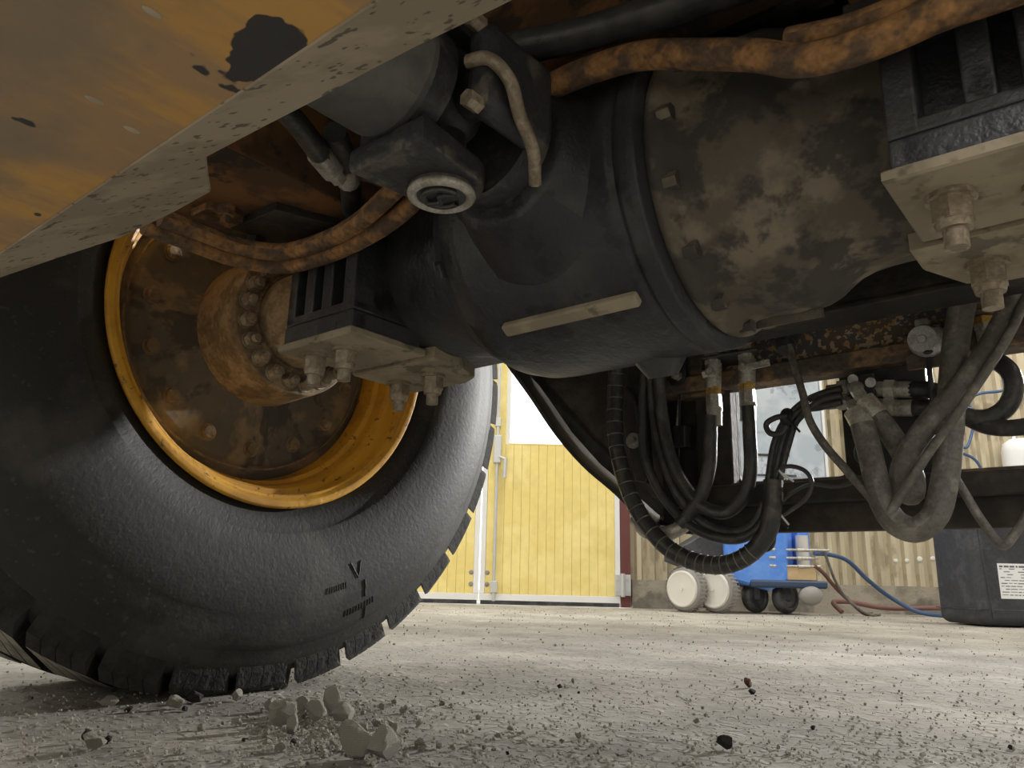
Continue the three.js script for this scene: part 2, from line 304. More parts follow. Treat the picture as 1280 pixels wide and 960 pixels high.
{
  const t = thing('wall_floodlight', 'square black floodlight on a bracket on the corrugated wall', 'lamp', [FLOOD.from.x, FLOOD.from.y, FLOOD.from.z]);
  const d = FLOOD.to.clone().sub(FLOOD.from).normalize(), q0 = new THREE.Quaternion().setFromUnitVectors(v3(0, 0, 1), d), turn = (g) => g.applyQuaternion(q0);
  mesh('housing', turn(rbox(0.34, 0.26, 0.08, 0, 0, -0.07, 0.012)), M.blackPlastic, t);
  mesh('glowing_glass', turn(rbox(0.28, 0.2, 0.008, 0, 0, -0.022, 0.003)), M.lampGlow, t);
  mesh('bracket', [rod(v3(0, 0, -0.09), v3(0, 0, -0.3), 0.015), bounds(-0.06, 0.06, -0.06, 0.06, -0.335, -0.3, 0.004)], M.galv, t);
}
const GATE = { x0: -4.02, x1: 1.0, top: 3.7, z: -7 };
{
  // back wall: core with the gate opening, plinth below, corrugated sheets in front
  const { x0, x1, z0, h } = ROOM, T = 0.25, zc = z0 - 0.12;
  const wall = struct('wall_back', [bounds(x0, GATE.x0 - 0.1, 0, h, zc - T, zc), bounds(GATE.x1 + 0.09, x1, 0, h, zc - T, zc), bounds(GATE.x0 - 0.1, GATE.x1 + 0.09, GATE.top + 0.06, h, zc - T, zc)], M.plaster,
    'end wall of cream corrugated sheets above a stained concrete plinth', 'wall');
  mesh('plinth', [bounds(GATE.x1 + 0.11, x1, -0.02, 0.24, zc, z0 - 0.04)], M.plinth, wall, 'stained grey concrete plinth');
  mesh('plinth', [bounds(x0, GATE.x0 - 0.11, -0.02, 0.24, zc, z0 - 0.04)], M.plinth, wall);
  mesh('gate_post', bounds(GATE.x1 + 0.004, GATE.x1 + 0.09, 0, GATE.top + 0.06, zc, z0 + 0.0, 0.004), M.maroon, wall, 'dark red gate post');
  mesh('gate_post', bounds(GATE.x0 - 0.09, GATE.x0 - 0.035, 0, GATE.top + 0.06, zc, z0 + 0.0, 0.004), M.maroon, wall);
  mesh('gate_lintel', bounds(GATE.x0 - 0.09, GATE.x1 + 0.09, GATE.top + 0.01, GATE.top + 0.07, zc, z0 + 0.0, 0.004), M.maroon, wall);
  const pitch = 0.115, ribs = 6, top = h - 0.01;
  const prof = []; const d = 0.032, t = 0.004;
  for (let k = 0; k < ribs; k++) { const x = k * pitch; prof.push([x, 0], [x + 0.04, 0], [x + 0.058, d], [x + 0.098, d]); }
  prof.push([ribs * pitch, 0]);
  const outline = [...prof, ...prof.slice().reverse().map(([x, y]) => [x, y - t])];
  const sheetGeo = merge(slab(outline, top - 0.2, [], 0).rotateX(-Math.PI / 2).scale(1, 1, -1));
  const sheetGeo2 = (() => { const g = slab(outline, top - 0.2, [], 0); g.rotateX(-Math.PI / 2); const p = g.attributes.position; for (let i = 0; i < p.count; i++) p.setZ(i, -p.getZ(i)); g.computeVertexNormals(); return merge(g); })();
  const put = (x, y, w) => { const m = new THREE.Mesh(sheetGeo2, M.sheet); m.name = numbered('corrugated_sheet'); m.position.set(x, y, z0 - 0.09); wall.add(m); };
  for (let x = GATE.x1 + 0.1; x < x1 - 0.4; x += pitch * ribs) put(x, 0.2, 1);
  for (let x = GATE.x0 - 0.1 - pitch * ribs; x > x0 - 0.1; x -= pitch * ribs) put(x, 0.2, 1);
  // dabs of pale filler in a row on the ribs
  for (const [u, v, r] of [[1120, 701, 0.018], [1134, 701, 0.02], [1150, 699, 0.026], [1166, 698, 0.024], [1182, 698, 0.028], [1198, 698, 0.026], [1215, 697, 0.022]]) {
    const p = gz(u, v, z0 - 0.05);
    mesh('filler_dab', new THREE.SphereGeometry(r, 12, 8).scale(1, 0.9 + 0.3 * Math.sin(u), 0.3).rotateZ(u).translate(p.x, p.y, z0 - 0.054), M.palePlastic, wall);
  }
  mesh('render_patch', new THREE.SphereGeometry(0.12, 16, 10).scale(1.3, 0.42, 0.08).translate(gz(1210, 747, z0).x, gz(1210, 747, z0).y, z0 - 0.035), M.palePlastic, wall);

  // four gate leaves of narrow yellow boards with white edging
  const LW = (GATE.x1 - GATE.x0) / 4;
  const leafNames = ['beside the grey bolt rod, its white pane in view', 'left of the meeting seam with the bolt rod', 'between two other leaves', 'at the far hinge post'];
  for (let k = 0; k < 4; k++) {
    const b = GATE.x1 - k * LW, a = b - LW + 0.012, z = z0;
    const d1 = struct(`door_${k + 1}`, null, null, `yellow ribbed gate leaf with white edging ${leafNames[k]}`, 'gate');
    const bw = 0.0785, n = Math.round((b - a - 0.09) / bw), w = (b - a - 0.09) / n;
    const paneX0 = a + 0.24, paneX1 = b - 0.12, paneY0 = 1.43, paneY1 = 2.75;
    for (let i = 0; i < n; i++) {
      const x = a + 0.045 + i * w;
      const cut = x + w > paneX0 + 0.01 && x < paneX1 - 0.01;
      for (const [y0, y1] of cut ? [[0.09, paneY0], [paneY1, GATE.top - 0.05]] : [[0.09, GATE.top - 0.05]])
        mesh('board', bounds(x + 0.0006, x + w - 0.0006, y0, y1, z - 0.045, z - 0.004, 0.003), M.gate, d1);
    }
    mesh('core', [bounds(a + 0.03, b - 0.03, 0.06, paneY0, z - 0.06, z - 0.046), bounds(a + 0.03, b - 0.03, paneY1, GATE.top - 0.03, z - 0.06, z - 0.046), bounds(a + 0.03, paneX0, paneY0, paneY1, z - 0.06, z - 0.046), bounds(paneX1, b - 0.03, paneY0, paneY1, z - 0.06, z - 0.046)], M.white, d1);
    mesh('edging', bounds(a, b, 0.035, 0.09, z - 0.06, z + 0.002, 0.004), M.white, d1, 'white bottom edging');
    mesh('edging', bounds(a, a + 0.045, 0.09, GATE.top - 0.05, z - 0.06, z + 0.002, 0.004), M.white, d1);
    mesh('edging', bounds(b - 0.045, b, 0.09, GATE.top - 0.05, z - 0.06, z + 0.002, 0.004), M.white, d1);
    mesh('edging', bounds(a, b, GATE.top - 0.05, GATE.top, z - 0.06, z + 0.002, 0.004), M.white, d1);
    mesh('rubber_seal', bounds(a + 0.01, b - 0.01, 0.0, 0.035, z - 0.045, z - 0.015), M.black, d1);
    mesh('pane', bounds(paneX0 - 0.01, paneX1 + 0.01, paneY0 - 0.01, paneY1 + 0.01, z - 0.032, z - 0.028), M.glass, d1, 'white translucent pane');
    mesh('bead', bounds(paneX0 - 0.004, paneX1 + 0.004, paneY0 - 0.008, paneY0 + 0.006, z - 0.03, z - 0.001, 0.002), M.gate, d1);
    if (k === 0) {                                                           // bolt rod, lock box and handle
      const rx = gz(618, 700, z + 0.03).x;
      mesh('bolt_rod', [rod(v3(rx, 0.03, z + 0.028), v3(rx, 3.4, z + 0.028), 0.014)], M.galv, d1, 'grey vertical bolt rod');
      mesh('rod_guide', bounds(rx - 0.03, rx + 0.03, 0.1, 0.2, z, z + 0.045, 0.006), M.galv, d1);
      const lb = mesh('lock_box', bounds(rx - 0.035, rx + 0.035, 1.24, 1.5, z, z + 0.055, 0.01), M.galv, d1);
      mesh('handle', [rod(v3(rx + 0.02, 1.3, z + 0.05), v3(rx + 0.075, 1.27, z + 0.07), 0.013), rod(v3(rx + 0.075, 1.28, z + 0.07), v3(rx + 0.07, 1.1, z + 0.075), 0.017)], M.galv, lb);
      mesh('rod_guide', bounds(rx - 0.025, rx + 0.025, 1.58, 1.66, z, z + 0.045, 0.006), M.galv, d1);
      const hg = mesh('hinge', [bounds(b - 0.05, b + 0.09, 0.1, 0.28, z + 0.002, z + 0.02, 0.005), rod(v3(b + 0.018, 0.09, z + 0.028), v3(b + 0.018, 0.29, z + 0.028), 0.02)], M.galv, d1, 'galvanised hinge');
      for (const [dx, y] of [[-0.03, 0.14], [-0.03, 0.24], [0.065, 0.14], [0.065, 0.24]]) mesh('hinge_bolt', rod(v3(b + dx, y, z + 0.018), v3(b + dx, y, z + 0.03), 0.012, 0.012, 6), M.galv, hg);
    }
    for (const y of [0.17, 0.27]) mesh('rivet', new THREE.SphereGeometry(0.02, 12, 8).scale(1, 1, 0.4).translate(k === 0 ? a + 0.02 + 0.045 : b - 0.065, y, z - 0.002), M.greyTire, d1);
  }
  // ground outside, seen only as light through the panes
  struct('ground_outside', bounds(x0 - 3, x1 + 3, -0.3, -0.02, z0 - 12, z0 - 0.4), M.plinth, 'pale yard outside the gate', 'ground');
}
for (const [x, z] of LAMPS) {
  const t = thing('ceiling_lamp', `long white ceiling lamp with a glowing diffuser ${z < -4 ? 'before the gate wall' : x < -4 ? 'along the bare side wall' : x > 4 ? 'along the wall beside the black case' : 'in the bay opposite the gate'}`, 'lamp', [x, ROOM.h - 0.28, z], 0, 'ceiling lamps over the workshop');
  mesh('housing', rbox(1.6, 0.16, 0.3, 0, 0.08 + 0.05, 0, 0.02), M.white, t);
  mesh('diffuser', rbox(1.5, 0.05, 0.26, 0, 0.03, 0, 0.012), M.lampGlow, t);
  for (const bx of [-0.5, 0.5]) mesh('bracket', rod(v3(bx, 0.2, 0), v3(bx, 0.28, 0), 0.01), M.galv, t);
}

// ---------------------------------------------------------------- the machine (axes: x along the axle, y up, z across it towards the camera's side)
const machine = thing('wheeled_machine', 'heavy wheeled machine with black axle, yellow rim and rusty frame, seen from underneath', 'vehicle', [WX, 0, WZ], -PHI);
const CX = 0.78;                                                             // middle of the axle
const lab = (m, label) => { m.userData.label = label; return m; };
{
  // ---- wheel
  const H = AXLE_Y, at = (g) => g.translate(0, H, 0);
  const flat = (g) => { const p = g.attributes.position; for (let i = 0; i < p.count; i++) if (p.getY(i) < 0.0) p.setY(i, 0.0); return g; };
  const half = [[-0.014, 0.35], [-0.004, 0.362], [0.004, 0.372], [0.014, 0.39], [0.017, 0.405], [0.0235, 0.408], [0.0285, 0.44], [0.0325, 0.475], [0.033, 0.51], [0.0285, 0.545], [0.0245, 0.552], [0.0205, 0.575], [0.0115, 0.602], [0.003, 0.614], [-0.002, 0.617], [-0.009, 0.634], [-0.021, 0.652], [-0.04, 0.664], [-0.07, 0.668]];
  const full = [...half, ...half.slice().reverse().map(([s, r]) => [-0.45 - s, r])];
  const tireGeo = flat(at(latheX(full, 160)));
  const tire = mesh('tire', tireGeo, M.rubber, machine, 'worn black tire with dusty tread blocks');
  // tread blocks, each cut by narrow sipes
  const N = 34, lugW = 2 * Math.PI / N * 0.84;
  const prof = [[-0.0105, 0.628], [-0.019, 0.655], [-0.03, 0.682], [-0.046, 0.697], [-0.21, 0.702], [-0.212, 0.66], [-0.06, 0.655]];
  const lugGeo = (mir) => {
    const out = [];
    for (let k = 0; k < 4; k++) {
      const pos = [], idx = [], n = prof.length, gap = 0.006;
      const angs = [0, 0.5, 1].map((f) => -lugW / 2 + lugW * (k + gap * 8 + f * (1 - gap * 16)) / 4);
      for (const a of angs) for (const [s, r] of prof) {
        const th = a + (-s - 0.03) * 1.1 + 0.006 * Math.sin(s * 260);
        const sx = mir ? -0.45 - s : s; pos.push(sx, r * Math.cos(th), r * Math.sin(th) * (mir ? -1 : 1));
      }
      for (let a = 0; a < 2; a++) for (let i = 0; i < n; i++) { const j = (i + 1) % n, p = a * n; idx.push(p + i, p + j, p + n + i, p + n + i, p + j, p + n + j); }
      for (let i = 1; i < n - 1; i++) { idx.push(0, i, i + 1); idx.push(2 * n, 2 * n + i + 1, 2 * n + i); }
      const g = new THREE.BufferGeometry(); g.setAttribute('position', new THREE.Float32BufferAttribute(pos, 3)); g.setIndex(mir ? idx.slice() : idx.map((_, i2) => idx[i2 - (i2 % 3) + (2 - (i2 % 3))]));
      const f = g.toNonIndexed(); f.computeVertexNormals(); out.push(f);
    }
    const all = merge(out), p = all.attributes.position, col = new Float32Array(p.count * 3);   // pale dust sits on the worn running face, the flanks are bare rubber
    for (let t = 0; t < p.count; t += 3) { const top = [0, 1, 2].every((k) => Math.hypot(p.getY(t + k), p.getZ(t + k)) > 0.69); for (let k = 0; k < 3; k++) col.set(top ? [0.36, 0.33, 0.28] : [0.035, 0.034, 0.032], (t + k) * 3); }
    all.setAttribute('color', new THREE.BufferAttribute(col, 3)); return all;
  };
  const lugL = lugGeo(false), lugR = lugGeo(true);
  for (let i = 0; i < N; i++) for (const [geo, off] of [[lugL, 0], [lugR, 0.5]]) {
    const a = (i + off + 0.3) / N * 2 * Math.PI;
    const c = geo.clone().rotateX(a).translate(0, H, 0); flat(c);
    const low = Math.cos(a) < -0.93;
    const m = new THREE.Mesh(low ? c : geo, M.tread); m.name = 'tread_block'; if (!low) { m.position.y = H; m.rotation.x = a; } tire.add(m);
  }
  // two-tone blocks: the worn crown is dusty, the flanks are the same black rubber as the wall -> flank skins
  // mould marks on the sidewall
  const wallPt = (r, th, out = 0.0015) => { let s = 0; for (let i = 1; i < half.length; i++) if (half[i][1] >= r) { const [s0, r0] = half[i - 1], [s1, r1] = half[i]; s = s0 + (s1 - s0) * (r - r0) / (r1 - r0); break; } return v3(s + out, H + r * Math.sin(th), r * Math.cos(th)); };
  const marks = [];
  const stroke = (r0, t0, r1, t1, w = 0.0022) => { const pts = []; for (let i = 0; i <= 5; i++) pts.push(wallPt(r0 + (r1 - r0) * i / 5, t0 + (t1 - t0) * i / 5, 0.0002)); marks.push(...tube(pts, w, 10, 6)); };
  const TH = -1.06 - Math.PI / 2 + Math.PI / 2;
  const A0 = Math.atan2(-0.86, -0.5);
  const base = -1.955;                                                       // lower right of the wall as the camera sees it
  stroke(0.487, base + 0.02, 0.52, base + 0.0, 0.0016); stroke(0.49, base - 0.03, 0.52, base, 0.0016);
  stroke(0.53, base - 0.03, 0.565, base - 0.025); stroke(0.585, base - 0.022, 0.61, base - 0.015);
  for (let i = 0; i < 9; i++) stroke(0.518, base + 0.06 + i * 0.011, 0.53, base + 0.062 + i * 0.011, 0.0011);
  for (let i = 0; i < 11; i++) stroke(0.574, base - 0.06 + i * 0.013, 0.587, base - 0.058 + i * 0.013, 0.0012);
  mesh('mould_mark', marks, M.rubber, tire);
  // rim
  const rimProf = creased([[-0.012, 0.352], [0.006, 0.36], [0.0115, 0.356], [0.0105, 0.345], [0.0, 0.336], [-0.03, 0.331], [-0.034, 0.319], [-0.05, 0.312], [-0.075, 0.309], [-0.082, 0.3], [-0.15, 0.294], [-0.3, 0.29], [-0.41, 0.3], [-0.45, 0.345], [-0.44, 0.352], [-0.3, 0.302], [-0.1, 0.318], [-0.02, 0.345], [-0.012, 0.352]]);
  mesh('rim', at(latheX(rimProf, 128)), M.rim, machine, 'yellow painted steel rim, scuffed');
  mesh('lock_ring', at(latheX(creased([[-0.004, 0.338], [0.004, 0.344], [0.002, 0.333], [-0.018, 0.33], [-0.004, 0.338]], 0.002), 128)), M.rim, machine, 'yellow ring inside the rim edge');
  const disc = mesh('wheel_disc', at(latheX(creased([[-0.14, 0.0], [-0.14, 0.3], [-0.125, 0.3], [-0.108, 0.272], [-0.1, 0.265], [-0.098, 0.2], [-0.085, 0.15], [-0.085, 0.0]], 0.004), 96)), M.disc, machine, 'mud-stained dark wheel disc');
  const bead = mesh('weld_ring', at(latheX([[-0.13, 0.293], [-0.118, 0.282], [-0.108, 0.276], [-0.112, 0.27], [-0.13, 0.27]], 96)), M.hub, disc);
  for (let i = 0; i < 15; i++) {
    const a = (i + 0.2) / 15 * 2 * Math.PI, y = H + 0.236 * Math.sin(a), z = 0.236 * Math.cos(a);
    mesh('wheel_nut', [rod(v3(-0.102, y, z), v3(-0.088, y, z), 0.0135, 0.012, 16), rod(v3(-0.1, y, z), v3(-0.097, y, z), 0.017, 0.017, 16)], M.hub, disc);
  }
  const hub = mesh('hub_flange', at(latheX(creased([[-0.1, 0.1], [-0.1, 0.15], [-0.06, 0.147], [0.02, 0.143], [0.03, 0.142], [0.034, 0.139], [0.034, 0.098], [0.04, 0.097], [0.04, 0.02]], 0.002), 96)), M.hub, machine, 'rust-brown bolted hub flange');
  for (let i = 0; i < 20; i++) {
    const a = (i + 0.35) / 20 * 2 * Math.PI, y = H + 0.12 * Math.sin(a), z = 0.12 * Math.cos(a);
    mesh('hub_bolt', [rod(v3(0.033, y, z), v3(0.036, y, z), 0.016, 0.016, 20), rod(v3(0.035, y, z), v3(0.052, y, z), 0.0135, 0.0135, 6), rod(v3(0.051, y, z), v3(0.062, y, z), 0.0075, 0.007, 14)], M.bolt, hub);
  }
}
{
  // ---- axle: neck, pads, differential drum, right arm
  const H = AXLE_Y;
  const neck = (x0, x1, dir) => creased(dir > 0 ? [[x0, 0.094], [x0 + 0.045, 0.094], [x0 + 0.07, 0.084], [x0 + 0.16, 0.086], [x0 + 0.25, 0.1], [x1, 0.12]] : [[x0, 0.12], [x1 - 0.25, 0.1], [x1 - 0.16, 0.086], [x1 - 0.07, 0.084], [x1 - 0.045, 0.094], [x1, 0.094]], 0.006);
  const housing = mesh('axle_housing', [
    latheX(creased([[0.29, 0.1], [0.3, 0.122], [0.44, 0.132], [0.52, 0.145], [0.565, 0.155], [0.58, 0.15]], 0.01), 64, H)], M.axle, machine, 'black axle housing');
  mesh('axle_neck', latheX(neck(0.034, 0.3, 1), 64, H), M.hub, machine, 'dust-caked neck of the axle');
  const arm = mesh('axle_arm', [
    latheX(creased([[0.9, 0.15], [0.905, 0.182], [0.928, 0.184], [0.936, 0.168], [0.955, 0.166], [1.0, 0.168], [1.028, 0.164], [1.05, 0.148], [1.07, 0.138], [1.1, 0.134], [1.27, 0.132], [1.3, 0.1]], 0.008), 180, H),
    latheX(neck(1.28, 2 * CX - 0.012, -1), 64, H)], M.arm, machine, 'dust-caked axle arm');
  // cast ribs and bolt bosses round the joint between drum and arm
  for (let i = 0; i < 14; i++) {
    const a = i / 14 * 2 * Math.PI + 0.1, y = H + 0.174 * Math.sin(a), z = 0.174 * Math.cos(a);
    mesh('arm_bolt', [rod(v3(0.926, y, z), v3(0.942, y, z), 0.01, 0.01, 6)], M.arm, arm);
  }
  for (const a of [3.4, 4.0, 4.6, 5.2]) mesh('casting_rib', box(0.085, 0.03, 0.012, 0.975, 0.162, 0).rotateX(a).translate(0, H, 0), M.arm, arm);
  const drum = mesh('differential_drum', [
    latheX(creased([[0.545, 0.1], [0.552, 0.142], [0.572, 0.168], [0.6, 0.185], [0.632, 0.194], [0.66, 0.1955], [0.868, 0.1955], [0.872, 0.1905], [0.877, 0.1905], [0.881, 0.1965], [0.904, 0.1965], [0.912, 0.17]], 0.003), 220, H)], M.axle, machine, 'black cast differential drum, oil-stained');
  // ledge, cast figure and drain boss on the drum
  {
    const a = -0.96, L = 0.2;
    const g = rbox(L, 0.018, 0.03, 0.762, 0, 0.19, 0.004).rotateX(-a).translate(0, H, 0);
    mesh('cast_ledge', g, M.dusty, drum, 'pale raised ledge');
    const p = lq(566, 350, 0.15);
    const th = 0.06;
    mesh('cast_mark', [box(0.003, 0.02, 0.016, 0.592, 0, 0.179).rotateX(0.45).translate(0, H, 0), box(0.003, 0.005, 0.03, 0.59, 0.011, 0.179).rotateX(0.45).translate(0, H, 0)], M.black, drum);
    mesh('drain_boss', [orient(new THREE.CylinderGeometry(0.02, 0.036, 0.024, 24).translate(0, 0.012, 0), v3(0.8, H - 0.186, -0.05), v3(0.8, H - 0.3, -0.08))], M.axle, drum);
  }
  // pinion nose towards the drive shaft
  mesh('pinion_nose', [orient(new THREE.LatheGeometry([[0.13, 0], [0.128, 0.03], [0.11, 0.05], [0.095, 0.075], [0.088, 0.1], [0.075, 0.105], [0.0, 0.105]].map(([r, y]) => new THREE.Vector2(r, y)), 48), v3(0.75, H, 0.13), v3(0.75, H + 0.002, 1))], M.axle, drum, 'black pinion housing');
  // mounting pads with ribs and big bolts
  const bolt = (parent, x, y, z, r = 0.021) => mesh('pad_bolt', [rod(v3(x, y + 0.002, z), v3(x, y - 0.005, z), r * 1.25, r * 1.25, 24), rod(v3(x, y - 0.003, z), v3(x, y - 0.026, z), r * 1.08, r * 1.08, 6), rod(v3(x, y - 0.024, z), v3(x, y - 0.033, z), r * 0.98, r * 0.85, 20), rod(v3(x, y - 0.03, z), v3(x, y - 0.05, z), r * 0.62, r * 0.6, 20)], M.bolt, parent);
  for (const side of [-1, 1]) {
    const X = (s) => (side < 0 ? s : 1.586 - s), bx = (s0, s1, ...r) => bounds(Math.min(X(s0), X(s1)), Math.max(X(s0), X(s1)), ...r);
    const pad = mesh('mounting_pad', [
      bx(0.272, 0.436, 0.555, 0.585, 0.05, 0.188, 0.004),
      bx(0.272, 0.436, 0.585, 0.72, 0.03, 0.15),
      bx(0.272, 0.436, 0.69, 0.72, 0.03, 0.186, 0.004),
      bx(0.272, 0.436, 0.5855, 0.6, 0.03, 0.186, 0.003),
      bx(0.272, 0.292, 0.585, 0.7, 0.1, 0.186, 0.003), bx(0.312, 0.334, 0.585, 0.7, 0.1, 0.184, 0.003), bx(0.352, 0.376, 0.585, 0.7, 0.1, 0.182, 0.003), bx(0.41, 0.436, 0.585, 0.7, 0.1, 0.187, 0.003),
      bx(0.27, 0.44, 0.585, 0.72, -0.16, 0.04)], side < 0 ? M.axle : M.axle, machine, 'ribbed axle mounting pad');
    mesh('pad_sole', slab([[0.268, 0.052], [0.44, 0.046], [0.44, 0.19], [0.268, 0.19]].map(([s, q]) => [X(s), -q]), 0.012, [], 0.002).rotateX(-Math.PI / 2).translate(0, 0.545, 0), M.dusty, pad, 'dust-covered sole plate');
    mesh('clamp_plate', slab([[0.268, 0.04], [0.452, 0.034], [0.452, -0.02], [0.425, -0.085], [0.395, -0.1], [0.268, -0.1]].map(([s, q]) => [X(s), -q]), 0.024, [], 0.003).rotateX(-Math.PI / 2).translate(0, 0.54, 0), M.dusty, pad, 'dust-covered clamp plate');
    for (const [s, q, y] of side < 0 ? [[0.306, 0.15, 0.545], [0.37, 0.142, 0.545], [0.3, -0.034, 0.54], [0.385, -0.031, 0.54]] : [[0.4, 0.135, 0.545], [0.33, 0.11, 0.545], [0.398, -0.034, 0.54], [0.31, -0.04, 0.54]]) bolt(pad, X(s), y, q, 0.0165);
  }
}
{
  // ---- drive shaft and universal joint
  const H = AXLE_Y, sx = 0.75;
  const JO = 0.04, q = (x, y, z) => v3(sx + x, H + 0.012 + y, z + JO);
  mesh('drive_shaft', [rod(q(0, 0.0, 0.372), q(0, 0.0, 1.3), 0.068, 0.068, 48), rod(q(0, 0, 0.356), q(0, 0, 0.376), 0.062, 0.068, 48)], M.shaft, machine, 'grey drive shaft tube');
  const earGeo = (y) => { const sh = new THREE.Shape(); sh.moveTo(-0.05, 0.02); sh.lineTo(0.05, 0.02); sh.lineTo(0.041, -0.055); sh.absarc(0, -0.057, 0.041, 0, -Math.PI, true); sh.lineTo(-0.05, 0.02);
    return new THREE.ExtrudeGeometry(sh, { depth: 0.01, bevelEnabled: true, bevelSize: 0.004, bevelThickness: 0.009, bevelSegments: 4, curveSegments: 20 }).rotateX(Math.PI / 2).translate(sx, H + 0.012 + y + 0.02, 0.345 + JO); };
  const yoke = mesh('shaft_yoke', [rod(q(0, 0, 0.336), q(0, 0, 0.366), 0.064, 0.064, 40),
    earGeo(-0.094), earGeo(0.064)], M.joint, machine, 'forged shaft yoke');
  mesh('bearing_cap', [rod(q(0, -0.066, 0.288), q(0, -0.102, 0.288), 0.037, 0.034, 32)], M.joint, yoke);
  mesh('cap_ring', new THREE.TorusGeometry(0.031, 0.0055, 10, 40).rotateX(Math.PI / 2).translate(sx, H + 0.012 - 0.1, 0.288 + JO), M.ferrule, yoke, 'worn silver bearing cap ring');
  mesh('circlip', [new THREE.TorusGeometry(0.019, 0.003, 8, 30, 5).rotateX(Math.PI / 2).translate(sx, H + 0.012 - 0.104, 0.288 + JO), ...tube([v3(sx - 0.018, H - 0.094, 0.33), v3(sx - 0.004, H - 0.094, 0.324), v3(sx + 0.004, H - 0.094, 0.334), v3(sx + 0.019, H - 0.094, 0.326)], 0.003, 14, 6)], M.joint, yoke);
  mesh('cross_piece', [rod(q(0, -0.09, 0.288), q(0, 0.09, 0.288), 0.024, 0.024, 24), rod(q(-0.09, 0, 0.288), q(0.09, 0, 0.288), 0.024, 0.024, 24), new THREE.SphereGeometry(0.04, 24, 16).translate(sx, H + 0.012, 0.288 + JO)], M.joint, yoke);
  const fl = mesh('pinion_yoke', [rod(q(0, 0, 0.19), q(0, 0, 0.23), 0.075, 0.075, 40), bounds(sx - 0.1, sx - 0.064, H - 0.04, H + 0.06, 0.26, 0.37, 0.016), bounds(sx + 0.064, sx + 0.1, H - 0.04, H + 0.06, 0.26, 0.37, 0.016)], M.joint, machine, 'forged pinion yoke');
  mesh('yoke_strap', [...tube([v3(sx + 0.075, H + 0.012, 0.375), v3(sx + 0.098, H + 0.008, 0.37), v3(sx + 0.112, H - 0.012, 0.355), v3(sx + 0.106, H - 0.036, 0.33), v3(sx + 0.1, H - 0.058, 0.3), v3(sx + 0.08, H - 0.075, 0.27)], 0.007, 40, 8)], M.bolt, fl);
  for (const y of [-0.035, 0.055]) mesh('strap_bolt', rod(v3(sx + 0.083, H + y, 0.365), v3(sx + 0.083, H + y, 0.383), 0.009, 0.009, 6), M.bolt, fl);
}
